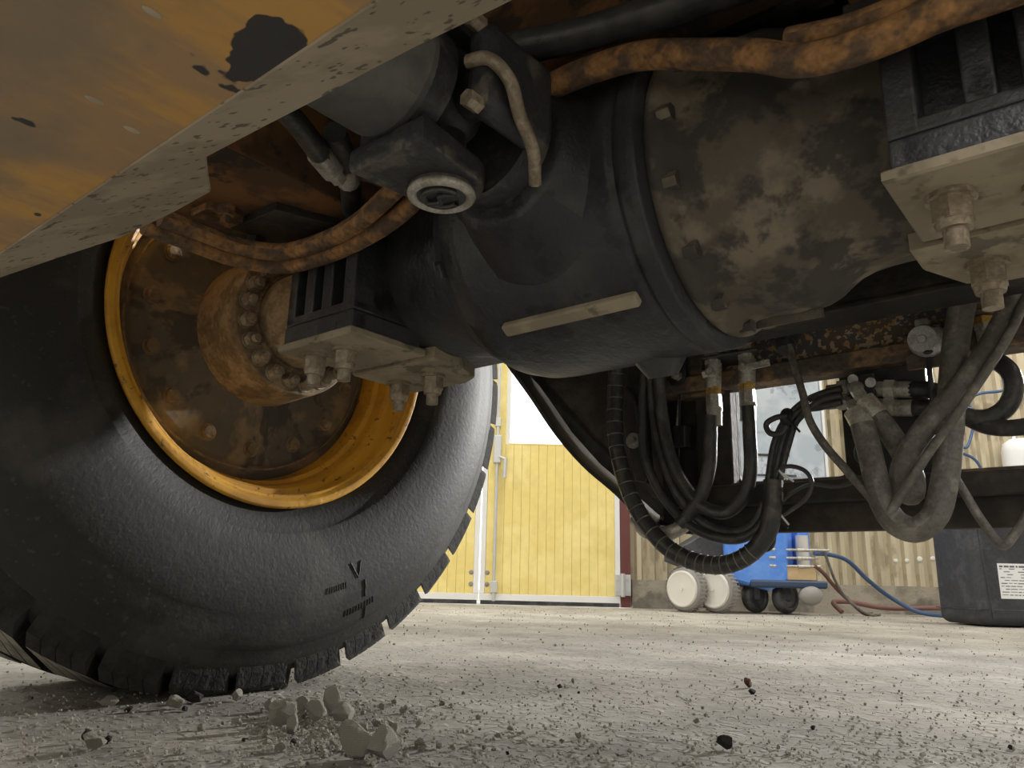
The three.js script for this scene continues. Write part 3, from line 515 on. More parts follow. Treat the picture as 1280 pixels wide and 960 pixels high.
{
  // ---- belly plate over the camera: level scraped plate and a bevelled strip rising from its edge
  const yB = 0.5, qB = 0.632, up = Math.PI / 6;
  const n = v3(0, Math.cos(up), Math.sin(up)), o = v3(0, yB, qB);            // bevel plane (machine axes)
  const dirT = v3(0, Math.sin(up), -Math.cos(up));
  const onBevel = (u, v) => { const w = ray(u, v), d = v3(w.dot(AX), w.y, w.dot(PX)), k = o.clone().sub(camL).dot(n) / d.dot(n), p = camL.clone().addScaledVector(d, k); return [p.x, p.clone().sub(o).dot(dirT)]; };
  const edge = [[-60, 372], [0, 347], [70, 323], [150, 297], [215, 266], [262, 240], [258, 218], [256, 197], [330, 158], [400, 122], [460, 89], [520, 58], [620, 10], [720, -40]].map(([u, v]) => onBevel(u, v));
  const s0 = edge[0][0] - 0.04, s1 = 1.34;
  const pts = [[s0, 0], [s0, edge[0][1]], ...edge, [s1, edge.at(-1)[1]], [s1, 0]];
  const g = slab(pts, 0.014, [], 0.002);                                      // (s, t, thickness)
  g.applyMatrix4(new THREE.Matrix4().makeBasis(v3(1, 0, 0), dirT, n.clone()).setPosition(0, yB, qB));
  const belly = mesh('belly_plate', [bounds(s0, s1, yB, yB + 0.014, qB, 1.08, 0.003)], M.belly, machine, 'scraped orange-brown belly plate');
  mesh('bevelled_strip', g, M.bevel, machine, 'grey dusty bevelled edge of the belly plate');
  mesh('stiffener', [bounds(s0 + 0.02, s0 + 0.035, yB + 0.014, 1.02, 0.66, 1.05), bounds(s1 - 0.035, s1 - 0.02, yB + 0.014, 1.02, 0.66, 1.05)], M.rustframe, machine);
  // weld scabs on the scraped plate
  for (const [u, v] of [[118, 125], [165, 162], [190, 15]]) { const p = ly(u, v, yB); mesh('weld_scab', new THREE.SphereGeometry(0.006, 10, 8).scale(0.45, 0.25, 1).translate(p.x, yB, p.z), M.bevel, belly); }
  // ---- frame rails, cross members and body above
  const rail = (a, b, nm) => mesh('frame_rail', [bounds(a, b, 0.74, 0.756, -0.62, 0.42, 0.003), bounds(a, a + 0.016, 0.752, 1.02, -0.62, 0.42), bounds(b - 0.016, b, 0.752, 1.02, -0.62, 0.42), bounds(a, b, 0.752, 1.02, 0.405, 0.42), bounds(a, b, 0.752, 1.02, -0.62, -0.605)], M.rustframe, machine, nm);
  const rl = rail(0.19, 0.43, 'rusty brown frame rail above the wheel end of the axle'); rail(1.13, 1.37, 'rusty frame rail above the dust-caked axle arm');
  mesh('rail_spacer', [bounds(0.27, 0.436, 0.718, 0.742, -0.15, 0.18)], M.dark, machine); mesh('rail_spacer', [bounds(1.124, 1.29, 0.718, 0.742, -0.15, 0.18)], M.dark, machine);
  // bracket and bolt under the left rail
  const c1 = ly(283, 262, 0.735), c2 = ly(320, 292, 0.735), c3 = ly(262, 262, 0.735);
  mesh('rail_bolt', [rod(v3(c1.x, 0.742, c1.z), v3(c1.x, 0.724, c1.z), 0.014, 0.014, 6), rod(v3(c1.x, 0.726, c1.z), v3(c1.x, 0.712, c1.z), 0.008, 0.007, 12)], M.rustpipe, rl);
  mesh('rail_bolt', [rod(v3(c2.x, 0.742, c2.z), v3(c2.x, 0.715, c2.z), 0.017, 0.017, 6)], M.dark, rl);
  mesh('rail_bracket', slabY([[290, 285], [345, 262], [420, 282], [350, 304]].map(([u, v]) => { const p = ly(u, v, 0.728); return [p.x, p.z]; }), 0.726, 0.014), M.dark, rl);
  mesh('wear_strip', slabY([[240, 268], [290, 285], [305, 278], [262, 258]].map(([u, v]) => { const p = ly(u, v, 0.73); return [p.x, p.z]; }), 0.728, 0.012), M.rustpipe, rl);
  const underside = mesh('underbody', [bounds(0.3, 1.26, 1.02, 1.2, -0.66, 1.4, 0.004), bounds(0.43, 0.445, 0.8, 1.02, 0.42, 1.0), bounds(1.115, 1.13, 0.8, 1.02, 0.42, 1.0), bounds(0.43, 1.13, 0.86, 1.02, -0.16, -0.14)], M.dark, machine, 'dark underside of the body');
  mesh('body', [rbox(0.92, 0.7, 3.0, CX, 1.52, -0.05, 0.06, 4)], M.bodyYellow, machine, 'yellow bodywork');
  mesh('brace_box', bounds(0.5, 1.1, 0.84, 1.0, 0.1, 0.16, 0.006), M.rustframe, machine);
  // ---- pipes over and under
  const pipe = (nm, list, r, mat, seg = 70, label) => mesh(nm, tube(list, r, seg, 12), mat, machine, label, false);
  const P = (y) => ([u, v, dy = 0]) => ly(u, v, y + dy);
  pipe('rusty_pipe', [[545, 165, 0.06], [528, 200, 0.03], [490, 240, 0.01], [445, 280], [400, 303], [350, 315], [300, 308], [250, 290], [200, 272]].map(P(0.69)), 0.0135, M.rustpipe, 80, 'bent rusty pipe');
  pipe('rusty_pipe', [[560, 205, 0.07], [530, 238, 0.03], [500, 268, 0.01], [455, 298], [400, 322], [350, 332], [290, 322], [230, 300], [180, 282]].map(P(0.68)), 0.013, M.rustpipe, 80, 'lower bent rusty pipe');
  pipe('rusty_pipe', [ly(560, 205, 0.8), ly(630, 150, 0.79), ...[[690, 108], [745, 85], [800, 70], [880, 68], [950, 70], [995, 76], [1050, 66], [1110, 45], [1180, 14], [1260, -14], [1330, -40]].map(([u, v]) => lq(u, v, 0.216))], 0.0155, M.rustpipe, 90, 'rusty pipe above the drum');
  pipe('rusty_pipe', [[985, 52], [1060, 36], [1120, 14], [1200, -18], [1300, -52]].map(([u, v]) => lq(u, v, 0.208)), 0.013, M.rustpipe, 50);
  pipe('black_pipe', [[500, 110], [560, 88], [640, 62], [720, 45], [800, 22], [880, -4], [960, -30]].map(P(0.84)), 0.02, M.black, 60, 'black pipe');
  pipe('black_pipe', [[560, 125], [620, 108], [690, 78], [760, 52], [850, 32], [950, 8], [1040, -20]].map(P(0.88)), 0.022, M.black, 60);
  mesh('pipe_bracket', slabQ([[660, 150], [640, 135], [648, 120], [690, 112], [692, 152], [662, 168]].map(([u, v]) => { const p = lq(u, v, 0.1); return [p.x, p.y]; }), 0.1, 0.008), M.rustframe, machine);
  { const p = ly(912, 12, 0.86); mesh('pipe_clamp', bounds(p.x - 0.035, p.x + 0.045, 0.855, 0.9, p.z - 0.03, p.z + 0.03, 0.006), M.joint, machine, 'grey pipe clamp'); }
  // hose ends beside the left rail
  mesh('side_hose', tube([ly(345, 128, 0.72), ly(372, 155, 0.72), ly(398, 190, 0.72), ly(412, 208, 0.72)], 0.014, 30, 12), M.hose, machine, 'short black braided hose', false);
  mesh('side_fitting', [rod(ly(398, 192, 0.72), ly(416, 214, 0.72), 0.0155, 0.0155, 12), rod(ly(416, 214, 0.72), ly(424, 224, 0.72), 0.011, 0.011, 6)], M.ferrule, machine);
  mesh('side_hose', tube([ly(418, 165, 0.74), ly(430, 195, 0.74), ly(437, 225, 0.74), ly(440, 262, 0.74)], 0.015, 30, 12), M.hose, machine, undefined, false);
  mesh('side_fitting', [rod(ly(430, 208, 0.737), ly(436, 226, 0.737), 0.0165, 0.0165, 12)], M.zinc, machine);
}
// ---------------------------------------------------------------- rear cross beams, couplings and hoses
{
  const Q = -0.5, pq = (u, v, q = Q) => lq(u, v, q);
  mesh('cross_member', [bounds(0.44, 1.36, 0.613, 0.628, -0.38, -0.3, 0.003), bounds(0.44, 1.36, 0.62, 0.86, -0.315, -0.3), bounds(0.44, 1.36, 0.62, 0.86, -0.38, -0.365)], M.dark, machine, 'dark brown cross member');
  mesh('upper_beam', [bounds(0.56, 1.5, 0.598, 0.83, -0.53, -0.5, 0.003)], M.speck, machine, 'beam with flaking dark paint and rust specks');
  mesh('beam_lip', [bounds(0.56, 1.5, 0.568, 0.6, -0.53, -0.475, 0.004)], M.lip, machine, 'rusty lower lip of the beam');
  mesh('lower_beam', [bounds(0.6, 1.7, 0.348, 0.384, -0.53, -0.47, 0.003), bounds(0.6, 1.7, 0.302, 0.35, -0.53, -0.5, 0.003)], M.dark, machine, 'dark lower cross beam');
  mesh('beam_flange', [bounds(0.6, 1.7, 0.384, 0.392, -0.56, -0.5, 0.002)], M.lip, machine, 'rusty top flange of the lower beam');
  // back plate with a rounded opening
  {
    const a = pq(918, 487, -0.53), b = pq(1060, 597, -0.53), c0 = pq(826, 500, -0.53).x, c1 = pq(1163, 500, -0.53).x;
    const h = new THREE.Path(), x0 = a.x, x1 = b.x, y0 = b.y + 0.002, y1 = 0.575, r = 0.015;
    h.moveTo(x0 + r, y0); h.lineTo(x1 - r, y0); h.quadraticCurveTo(x1, y0, x1, y0 + r); h.lineTo(x1, y1); h.lineTo(x0, y1); h.lineTo(x0, y0 + r); h.quadraticCurveTo(x0, y0, x0 + r, y0);
    mesh('back_plate', slabQ([[c0, 0.31], [c1, 0.31], [c1, 0.59], [c0, 0.59]], -0.53, 0.014, [h]), M.dark, machine, 'dark plate with a rounded opening');
    mesh('post', bounds(pq(1068, 500).x, pq(1160, 500).x, 0.385, 0.57, -0.56, -0.5, 0.004), M.black, machine, 'black post');
    mesh('post', bounds(pq(868, 500).x, pq(912, 500).x, 0.385, 0.575, -0.53, -0.5, 0.004), M.dark, machine, 'dark brown post');
  }
  // gusset plate with a curved flange at the left end
  {
    const low = [[618, 425], [642, 462], [668, 498], [700, 545], [735, 585], [770, 615], [806, 648], [830, 662]].map(([u, v]) => { const p = pq(u, v, -0.5); return [p.x, p.y]; });
    const inner = low.map(([s, y]) => [s + 0.012, y + 0.012]);
    mesh('gusset_plate', slabQ([...inner, [inner.at(-1)[0] + 0.02, 0.34], [inner.at(-1)[0] + 0.02, 0.8], [inner[0][0] + 0.08, 0.8], [inner[0][0] + 0.01, 0.74]], -0.53, 0.02), M.black, machine, 'glossy black gusset plate');
    const strip = new THREE.BufferGeometry(), pos = [], idx = [];
    const c = new THREE.CatmullRomCurve3(low.map(([s, y]) => v3(s, y, 0)));
    const n = 30;
    for (let i = 0; i <= n; i++) { const p = c.getPoint(i / n), t = c.getTangent(i / n), nx = -t.y, ny = t.x; for (const [k, z] of [[0, -0.48], [0, -0.6], [0.008, -0.6], [0.008, -0.48]]) pos.push(p.x + nx * k, p.y + ny * k, z); }
    for (let i = 0; i < n; i++) for (let k = 0; k < 4; k++) { const a = i * 4 + k, b = i * 4 + (k + 1) % 4; idx.push(a, b, a + 4, a + 4, b, b + 4); }
    idx.push(0, 1, 2, 0, 2, 3, n * 4, n * 4 + 2, n * 4 + 1, n * 4, n * 4 + 3, n * 4 + 2);
    strip.setAttribute('position', new THREE.Float32BufferAttribute(pos, 3)); strip.setIndex(idx); const f = strip.toNonIndexed(); f.computeVertexNormals();
    mesh('gusset_flange', f, M.black, machine, 'curved black flange under the gusset');
  }
  // clutter beside the gusset: swing link, upright, cable clamp, bent pipe
  {
    const R = (u, v, q = -0.46) => pq(u, v, q);
    const link = mesh('swing_link', slabQ([[786, 455], [800, 455], [808, 540], [812, 590], [806, 602], [794, 600], [786, 560], [778, 520]].map(([u, v]) => { const p = R(u, v); return [p.x, p.y]; }), -0.46, 0.016), M.black, machine, 'black swing link');
    const w = R(792, 551, -0.458); const wm = mesh('washer', rod(v3(w.x, w.y, -0.461), v3(w.x, w.y, -0.455), 0.0155, 0.0155, 28), M.alu, link, 'pale washer');
    mesh('link_bolt', rod(v3(w.x + 0.001, w.y, -0.456), v3(w.x + 0.001, w.y, -0.444), 0.0075, 0.007, 12), M.ferrule, link);
    mesh('upright', bounds(R(822, 500, -0.54).x, R(838, 500, -0.54).x, 0.33, 0.72, -0.55, -0.535, 0.003), M.dusty, machine, 'dusty flat upright');
    const tg = R(850, 470, -0.47), tab = mesh('hanger_tab', slabQ([[-0.018, 0.07], [0.018, 0.07], [0.018, 0], [0.012, -0.014], [0, -0.018], [-0.012, -0.014], [-0.018, 0]].map(([a, b]) => [tg.x - 0.008 + a, tg.y + b]), -0.47, 0.01), M.black, machine, 'rounded black hanger tab');
    mesh('tab_bolt', [rod(v3(tg.x - 0.004, tg.y, -0.471), v3(tg.x - 0.004, tg.y, -0.458), 0.0095, 0.0095, 6), rod(v3(tg.x - 0.004, tg.y, -0.46), v3(tg.x - 0.004, tg.y, -0.445), 0.005, 0.005, 12)], M.ferrule, tab);
    mesh('cable_clamp', [bounds(R(838, 545).x, R(853, 545).x, R(0, 0).y * 0 + R(845, 558).y, R(845, 530).y, -0.5, -0.47, 0.003), rod(R(850, 490, -0.48), R(848, 600, -0.48), 0.0022)], M.black, machine, 'black cable clamp');
    mesh('thin_rod', [rod(R(852, 480, -0.49), R(846, 532, -0.49), 0.003)], M.ferrule, machine);
    mesh('bent_pipe', tube([R(872, 640, -0.46), R(860, 652, -0.45), R(846, 662, -0.44), R(828, 668, -0.44), R(808, 664, -0.45), R(795, 650, -0.47)], 0.0135, 40, 14), M.ferrule, machine, 'dull silver bent pipe', false);
    for (const [u, v] of [[854, 608], [852, 626]]) mesh('clamp_screw', rod(R(u, v, -0.49), R(u + 1, v + 1, -0.47), 0.007, 0.007, 12), M.alu, machine);
    mesh('rust_block', bounds(R(848, 450, -0.5).x, R(905, 450, -0.5).x, 0.56, 0.66, -0.52, -0.49, 0.006), M.lip, machine, 'rust-orange block');
  }
  // hose with its sub-parts: ends are crimped ferrules and nuts
  const hose = (list, r, mat, label, q = -0.43, seg = 70) => mesh('hose', tube(list.map(([u, v, z]) => pq(u, v, z ?? q)), r, seg, 12), mat, machine, label, false);
  const seg = (nm, u0, v0, u1, v1, r, q, mat, parent, sides = 20, q1 = q) => mesh(nm, rod(pq(u0, v0, q), pq(u1, v1, q1), r, r, sides), mat, parent);
  // big wrapped loop
  const h1 = hose([[772, 440, -0.4], [769, 490], [769, 540], [778, 590], [798, 640], [835, 685], [872, 703], [905, 706], [935, 694], [958, 668], [966, 635], [966, 600]], 0.0155, M.hose, 'thick black wrapped hose hanging in a wide loop', -0.41, 120);
  {
    const c = new THREE.CatmullRomCurve3([[772, 440, -0.4], [769, 490], [769, 540], [778, 590], [798, 640], [835, 685], [872, 703], [905, 706], [935, 694], [958, 668]].map(([u, v, z]) => pq(u, v, z ?? -0.41)), false, 'centripetal');
    const rings = []; for (let i = 0; i < 26; i++) { const t = 0.06 + i * 0.034, p = c.getPoint(t), d = c.getTangent(t); rings.push(new THREE.TorusGeometry(0.0152, 0.0013, 6, 20).applyQuaternion(new THREE.Quaternion().setFromUnitVectors(v3(0, 0, 1), d)).translate(p.x, p.y, p.z)); }
    mesh('wrap_seam', rings, M.hoseGrey, h1);
  }
  // hoses under the two couplers
  const hA = hose([[888, 520], [888, 545], [886, 585], [876, 620], [862, 642], [850, 655]], 0.0125, M.hose, 'black hose below the first ball valve');
  const hB = hose([[935, 508], [937, 545], [938, 590], [930, 620], [908, 640], [880, 634], [856, 608], [838, 570], [828, 520], [823, 460, -0.4]], 0.0118, M.hose, 'black hose looping from the second ball valve');
  hose([[813, 455, -0.42], [816, 510, -0.44], [828, 570, -0.44], [852, 625, -0.44], [885, 657, -0.44], [915, 665, -0.44], [940, 658, -0.44], [956, 630, -0.44]], 0.0095, M.hose, 'thin black hose sagging in a loop');
  hose([[806, 455, -0.42], [803, 520, -0.43], [806, 570, -0.43], [828, 620, -0.43], [860, 655, -0.43], [895, 672, -0.43], [930, 672, -0.43], [955, 650, -0.43], [962, 610, -0.43]], 0.0085, M.hose, 'second thin black hose sagging in a loop');
  hose([[783, 486, -0.45], [793, 500, -0.445], [799, 530, -0.445], [804, 575, -0.445]], 0.005, M.cable, 'thin cable beside the swing link');
  // ball valves
  const valve = (u, v0, name, handleTo, q) => {
    const b = mesh('ball_valve', [rod(pq(u - 1, v0, q), pq(u - 2, v0 - 22, q), 0.0145, 0.0145, 6), rod(pq(u - 1, v0 + 30, q), pq(u, v0 - 1, q), 0.0165, 0.0165, 4)], M.zinc, machine, name);
    mesh('brass_nut', rod(pq(u, v0 + 38, q), pq(u, v0 + 28, q), 0.0135, 0.0135, 6), M.brass, b);
    mesh('swivel_nut', rod(pq(u + 1, v0 + 54, q), pq(u, v0 + 38, q), 0.0145, 0.0145, 6), M.ferrule, b);
    mesh('ferrule', [rod(pq(u + 1, v0 + 76, q), pq(u + 1, v0 + 53, q), 0.0138, 0.0138, 24), rod(pq(u + 1, v0 + 58, q), pq(u + 1, v0 + 55, q), 0.0148, 0.0148, 24)], M.ferrule, b, 'crimped steel sleeve');
    const c = pq(u - 4, v0 + 10, q + 0.016);
    mesh('lever', [rod(v3(c.x, c.y, c.z - 0.014), v3(c.x, c.y, c.z + 0.008), 0.008, 0.008, 6), orient(box(0.011, c.distanceTo(pq(handleTo[0], handleTo[1], q + 0.02)), 0.004, 0, c.distanceTo(pq(handleTo[0], handleTo[1], q + 0.02)) / 2, 0), c, pq(handleTo[0], handleTo[1], q + 0.02))], M.zinc, b, 'flat steel lever');
    return b;
  };
  valve(892, 456, 'zinc ball valve with a short lever, above the rust-orange block', [878, 469], -0.44);
  valve(934, 450, 'zinc ball valve with a long lever pointing outwards', [962, 453], -0.44);
  seg('brass_coupling', 934, 428, 934, 448, 0.0125, -0.44, M.brass, machine, 6);
  seg('steel_coupling', 895, 434, 894, 446, 0.0125, -0.44, M.zinc, machine, 6);
  mesh('coupling_bracket', slabY([pq(877, 453, -0.49), pq(945, 443, -0.49), v3(pq(952, 446, -0.44).x, 0, -0.42), v3(pq(885, 455, -0.44).x, 0, -0.42)].map((p) => [p.x, p.z]), pq(915, 449, -0.45).y, 0.005), M.black, machine, 'black coupling bracket');
  // cable plug at the beam
  {
    const p = pq(985, 413, -0.46);
    const pl = mesh('cable_plug', [rod(v3(p.x, p.y - 0.03, -0.44), v3(p.x, p.y + 0.012, -0.47), 0.019, 0.026, 24), rod(v3(p.x + 0.002, p.y - 0.045, -0.43), v3(p.x, p.y - 0.028, -0.44), 0.012, 0.017, 20)], M.black, machine, 'black cable plug');
    mesh('plug_flange', slabQ([[-0.034, -0.02], [0.034, -0.016], [0.03, 0.016], [0.012, 0.034], [-0.014, 0.034], [-0.03, 0.014]].map(([a, b]) => [p.x + a, p.y + 0.012 + b]), -0.468, 0.006), M.black, pl);
    for (const [a, b] of [[-0.026, 0.0], [0.026, 0.0], [-0.01, 0.03], [0.012, 0.03]]) mesh('plug_screw', rod(v3(p.x + a, p.y + 0.012 + b, -0.468), v3(p.x + a, p.y + 0.012 + b, -0.462), 0.004, 0.004, 10), M.zinc, pl);
    mesh('chain_hook', tube([pq(966, 388, -0.44), pq(957, 390, -0.44), pq(948, 398, -0.44), pq(945, 412, -0.44), pq(950, 416, -0.44), pq(956, 404, -0.44)], 0.004, 24, 8), M.alu, machine, 'pale bent hook');
  }
  // bundle of thin hoses running to the manifold, tied with cable ties
  const bund = (d, r, tail) => hose([[952 + d, 660], [958 + d, 625], [962 + d, 590], [968 + d * 1.2, 555], [980 + d, 528], [1002, 505 + d], [1025, 493 + tail], [1052, 486 + tail]], r, M.hose, undefined, -0.435 + d * 0.0007, 60);
  lab(bund(0, 0.0062, 0), 'thin black hose of the tied bundle, running to the manifold'); lab(bund(8, 0.006, 16), 'thin black hose of the tied bundle, under its neighbour'); lab(bund(15, 0.0055, 8), 'thin black hose at the side of the tied bundle');
  hose([[985, 520], [970, 522], [958, 530], [962, 541], [975, 542], [985, 532]], 0.005, M.cable, 'small cable loop on the bundle', -0.42, 50);
  hose([[966, 650], [985, 640], [1008, 622], [1015, 605], [1008, 590], [990, 583], [975, 586], [968, 600]], 0.0036, M.cable, 'thin cable loop below the bundle', -0.42, 60);
  hose([[962, 648], [985, 620], [1012, 606], [1050, 608], [1085, 590], [1070, 570], [1074, 548]], 0.003, M.cable, 'thin wire to the small connector', -0.425, 60);
  hose([[966, 625], [972, 608], [978, 618], [974, 630], [964, 620]], 0.0022, M.hoseGrey, 'pale tie loop', -0.41, 40);
  hose([[950, 684], [957, 688], [966, 682], [968, 662], [966, 640]], 0.003, M.cable, 'cable end under the bundle', -0.42, 40);
  mesh('tie_knot', [new THREE.SphereGeometry(0.013, 14, 10).scale(1, 1.3, 0.8).translate(pq(984, 522, -0.43).x, pq(984, 522, -0.43).y, -0.43), new THREE.SphereGeometry(0.01, 14, 10).scale(1, 1.2, 0.8).translate(pq(967, 640, -0.43).x, pq(967, 640, -0.43).y, -0.43), ...[[966, 640, 985, 660], [984, 522, 1000, 540], [984, 518, 972, 520]].map(([a, b, c, d]) => rod(pq(a, b, -0.415), pq(c, d, -0.415), 0.003, 0.002, 6))], M.black, machine, 'black cable ties');
  for (const [a, b, c, d] of [[974, 641, 986, 656], [978, 592, 992, 602], [974, 588, 984, 600]]) seg('tie_tail', a, b, c, d, 0.0017, -0.412, M.canister, machine, 6);
  // plug cable going down, along and up to the right
  hose([[986, 432, -0.43], [992, 455, -0.425], [1003, 490, -0.42], [1012, 525, -0.41], [1030, 555, -0.4], [1060, 590, -0.39], [1090, 625, -0.38], [1103, 645, -0.375], [1112, 640, -0.37], [1130, 612, -0.37], [1165, 560, -0.37], [1200, 512, -0.37], [1235, 460, -0.37], [1268, 405, -0.37], [1285, 360, -0.385]], 0.0066, M.hoseGrey, 'grey cable dropping from the plug and rising again', -0.4, 120);
  // manifold block with elbow fittings
  {
    const a = pq(1062, 470, -0.47), b = pq(1098, 505, -0.47);
    const blk = mesh('manifold', [bounds(a.x, b.x, b.y, a.y, -0.53, -0.46, 0.004)], M.joint, machine, 'grey steel manifold block');
    for (const [u, v] of [[1088, 478], [1066, 474]]) mesh('block_bolt', rod(pq(u, v, -0.461), pq(u, v, -0.452), 0.0085, 0.008, 16), M.alu, blk);
    for (const [v, w] of [[487, 0], [508, 2]]) {
      seg('hose_nut', 1096, v, 1122, v + w, 0.014, -0.475, M.ferrule, blk, 6); seg('ferrule', 1120, v + w, 1141, v + w, 0.0135, -0.475, M.ferrule, blk, 24); mesh('nut_band', rod(pq(1106, v, -0.475), pq(1119, v, -0.475), 0.0165, 0.0165, 6), M.zinc, blk);
    }
    for (const [v] of [[484], [502]]) { seg('side_fitting', 1066, v, 1034, v + 4, 0.009, -0.475, M.ferrule, blk, 16); mesh('side_nut', rod(pq(1060, v, -0.475), pq(1048, v + 2, -0.475), 0.0135, 0.0135, 6), M.ferrule, blk); }
    mesh('elbow', tube([pq(1074, 485, -0.47), pq(1070, 484, -0.45), pq(1070, 486, -0.435), pq(1076, 496, -0.425), pq(1084, 505, -0.42)], 0.0105, 24, 14), M.zinc, blk, 'bright elbow fitting');
    mesh('elbow', tube([pq(1076, 508, -0.46), pq(1068, 506, -0.44), pq(1068, 510, -0.42), pq(1071, 520, -0.41)], 0.0105, 24, 14), M.zinc, blk, 'bright elbow fitting, lower');
    const f1 = seg('ferrule', 1080, 500, 1098, 520, 0.0165, -0.42, M.zinc, blk, 24), f2 = seg('ferrule', 1069, 514, 1080, 534, 0.0175, -0.405, M.zinc, blk, 24, -0.4);
  }
  hose([[1138, 487, -0.475], [1160, 487, -0.47], [1178, 495, -0.46], [1200, 516, -0.46], [1230, 523, -0.46], [1255, 512, -0.46], [1267, 488, -0.46], [1262, 465, -0.46], [1244, 450, -0.47], [1225, 440, -0.49]], 0.0135, M.hose, 'black hose curling back behind the grey hoses', -0.46, 90);
  hose([[1138, 510, -0.475], [1165, 509, -0.47], [1200, 518, -0.47], [1235, 533, -0.46], [1275, 534, -0.45], [1320, 522, -0.44]], 0.0125, M.hose, 'black hose leading away past the wall', -0.46, 60);
  // big grey hoses
  hose([[1078, 530, -0.4], [1086, 560, -0.4], [1094, 595, -0.39], [1104, 630, -0.385], [1122, 655, -0.38], [1146, 662, -0.38], [1168, 645, -0.385], [1180, 605, -0.39], [1187, 545, -0.4], [1190, 480, -0.405], [1196, 420, -0.405], [1208, 355, -0.4], [1216, 320, -0.4]], 0.0185, M.hoseGrey, 'thick grey hose hanging in a deep narrow loop', -0.4, 140);
  hose([[1094, 516, -0.42], [1115, 545, -0.425], [1132, 575, -0.43], [1142, 600, -0.43], [1140, 618, -0.425], [1130, 614, -0.415], [1126, 594, -0.405], [1136, 565, -0.4], [1160, 530, -0.395], [1195, 490, -0.39], [1228, 448, -0.39], [1262, 388, -0.39], [1290, 330, -0.39]], 0.0165, M.hoseGrey, 'thick grey hose crossing behind the deep loop', -0.4, 140);
  hose([[1190, 590, -0.46], [1205, 615, -0.44], [1230, 655, -0.43], [1254, 682, -0.42], [1268, 668, -0.42], [1290, 635, -0.42], [1320, 590, -0.42]], 0.0062, M.hoseGrey, 'thin grey hose dipping below the lower beam', -0.44, 70);
  hose([[1161, 438, -0.47], [1162, 465, -0.455], [1165, 490, -0.455], [1166, 515, -0.46], [1172, 540, -0.47]], 0.0042, M.cable, 'thin cable below the trailer socket', -0.46, 40);
  // trailer socket on its plate
  {
    const p = pq(1157, 425, -0.45);
    const pl = mesh('socket_plate', [bounds(pq(1130, 425, -0.475).x, pq(1180, 425, -0.475).x, p.y + 0.006, p.y + 0.034, -0.478, -0.468, 0.002), bounds(pq(1131, 425, -0.475).x, pq(1178, 425, -0.475).x, p.y - 0.04, p.y - 0.014, -0.476, -0.466, 0.002)], M.lip, machine, 'rusty socket plate');
    const so = mesh('trailer_socket', [orient(new THREE.CylinderGeometry(0.021, 0.0265, 0.02, 36).translate(0, 0.01, 0), v3(p.x, p.y, -0.45), v3(p.x - 0.04, p.y - 0.09, 0.1)), orient(new THREE.CylinderGeometry(0.0265, 0.027, 0.03, 36).translate(0, -0.015, 0), v3(p.x, p.y, -0.45), v3(p.x - 0.04, p.y - 0.09, 0.1)), bounds(p.x - 0.012, p.x + 0.008, p.y + 0.02, p.y + 0.034, -0.46, -0.44, 0.004)], M.alu, machine, 'round grey trailer socket with a closed lid');
    mesh('lid_boss', orient(new THREE.CylinderGeometry(0.006, 0.007, 0.003, 20).translate(0, 0.0212, 0), v3(p.x, p.y, -0.45), v3(p.x - 0.04, p.y - 0.09, 0.1)), M.alu, so);
    for (const [a, b] of [[0.017, 0.017], [0.004, -0.024], [-0.023, 0.006]]) mesh('screw_recess', new THREE.SphereGeometry(0.0055, 12, 8).scale(1.3, 0.7, 0.8).translate(p.x + a, p.y + b, -0.436), M.black, so);
  }
  // upright quick coupler at the right
  {
    const q = -0.46, b = mesh('quick_coupler', [rod(pq(1228, 392, q), pq(1229, 378, q), 0.0135, 0.0135, 6), rod(pq(1229, 378, q), pq(1229, 372, q), 0.011, 0.011, 20), rod(pq(1229, 374, q), pq(1230, 345, q), 0.0155, 0.015, 28), rod(pq(1229, 360, q), pq(1229, 356, q), 0.017, 0.017, 28)], M.zinc, machine, 'silver and brass quick coupler');
    mesh('brass_ring', [rod(pq(1229, 372, q), pq(1229, 362, q), 0.0165, 0.0165, 28)], M.brass, b); mesh('brass_nut', rod(pq(1230, 408, q), pq(1229, 397, q), 0.015, 0.015, 6), M.brass, b);
    mesh('ferrule', [rod(pq(1236, 432, q), pq(1231, 408, q), 0.0135, 0.0135, 24), rod(pq(1232, 412, q), pq(1231, 406, q), 0.016, 0.016, 6)], M.ferrule, b);
    mesh('coupler_bracket', slabY([[pq(1213, 395, -0.5).x, -0.5], [pq(1262, 395, -0.5).x, -0.5], [pq(1262, 395, -0.43).x, -0.435], [pq(1213, 395, -0.43).x, -0.435]], pq(1229, 395, q).y, 0.005), M.lip, b);
    mesh('bracket_web', slabS([[-0.5, 0], [-0.44, 0], [-0.49, -0.05], [-0.5, -0.05]].map(([a, c]) => [a, c + pq(1229, 395, q).y]), pq(1218, 395, q).x, 0.004), M.dark, b);
  }
  // small electrical connector beside the manifold
  mesh('connector', [bounds(pq(1072, 535, -0.48).x, pq(1082, 535, -0.48).x, pq(1076, 562, -0.48).y, pq(1076, 528, -0.48).y, -0.49, -0.47, 0.003)], M.palePlastic, machine, 'white cable connector');
}

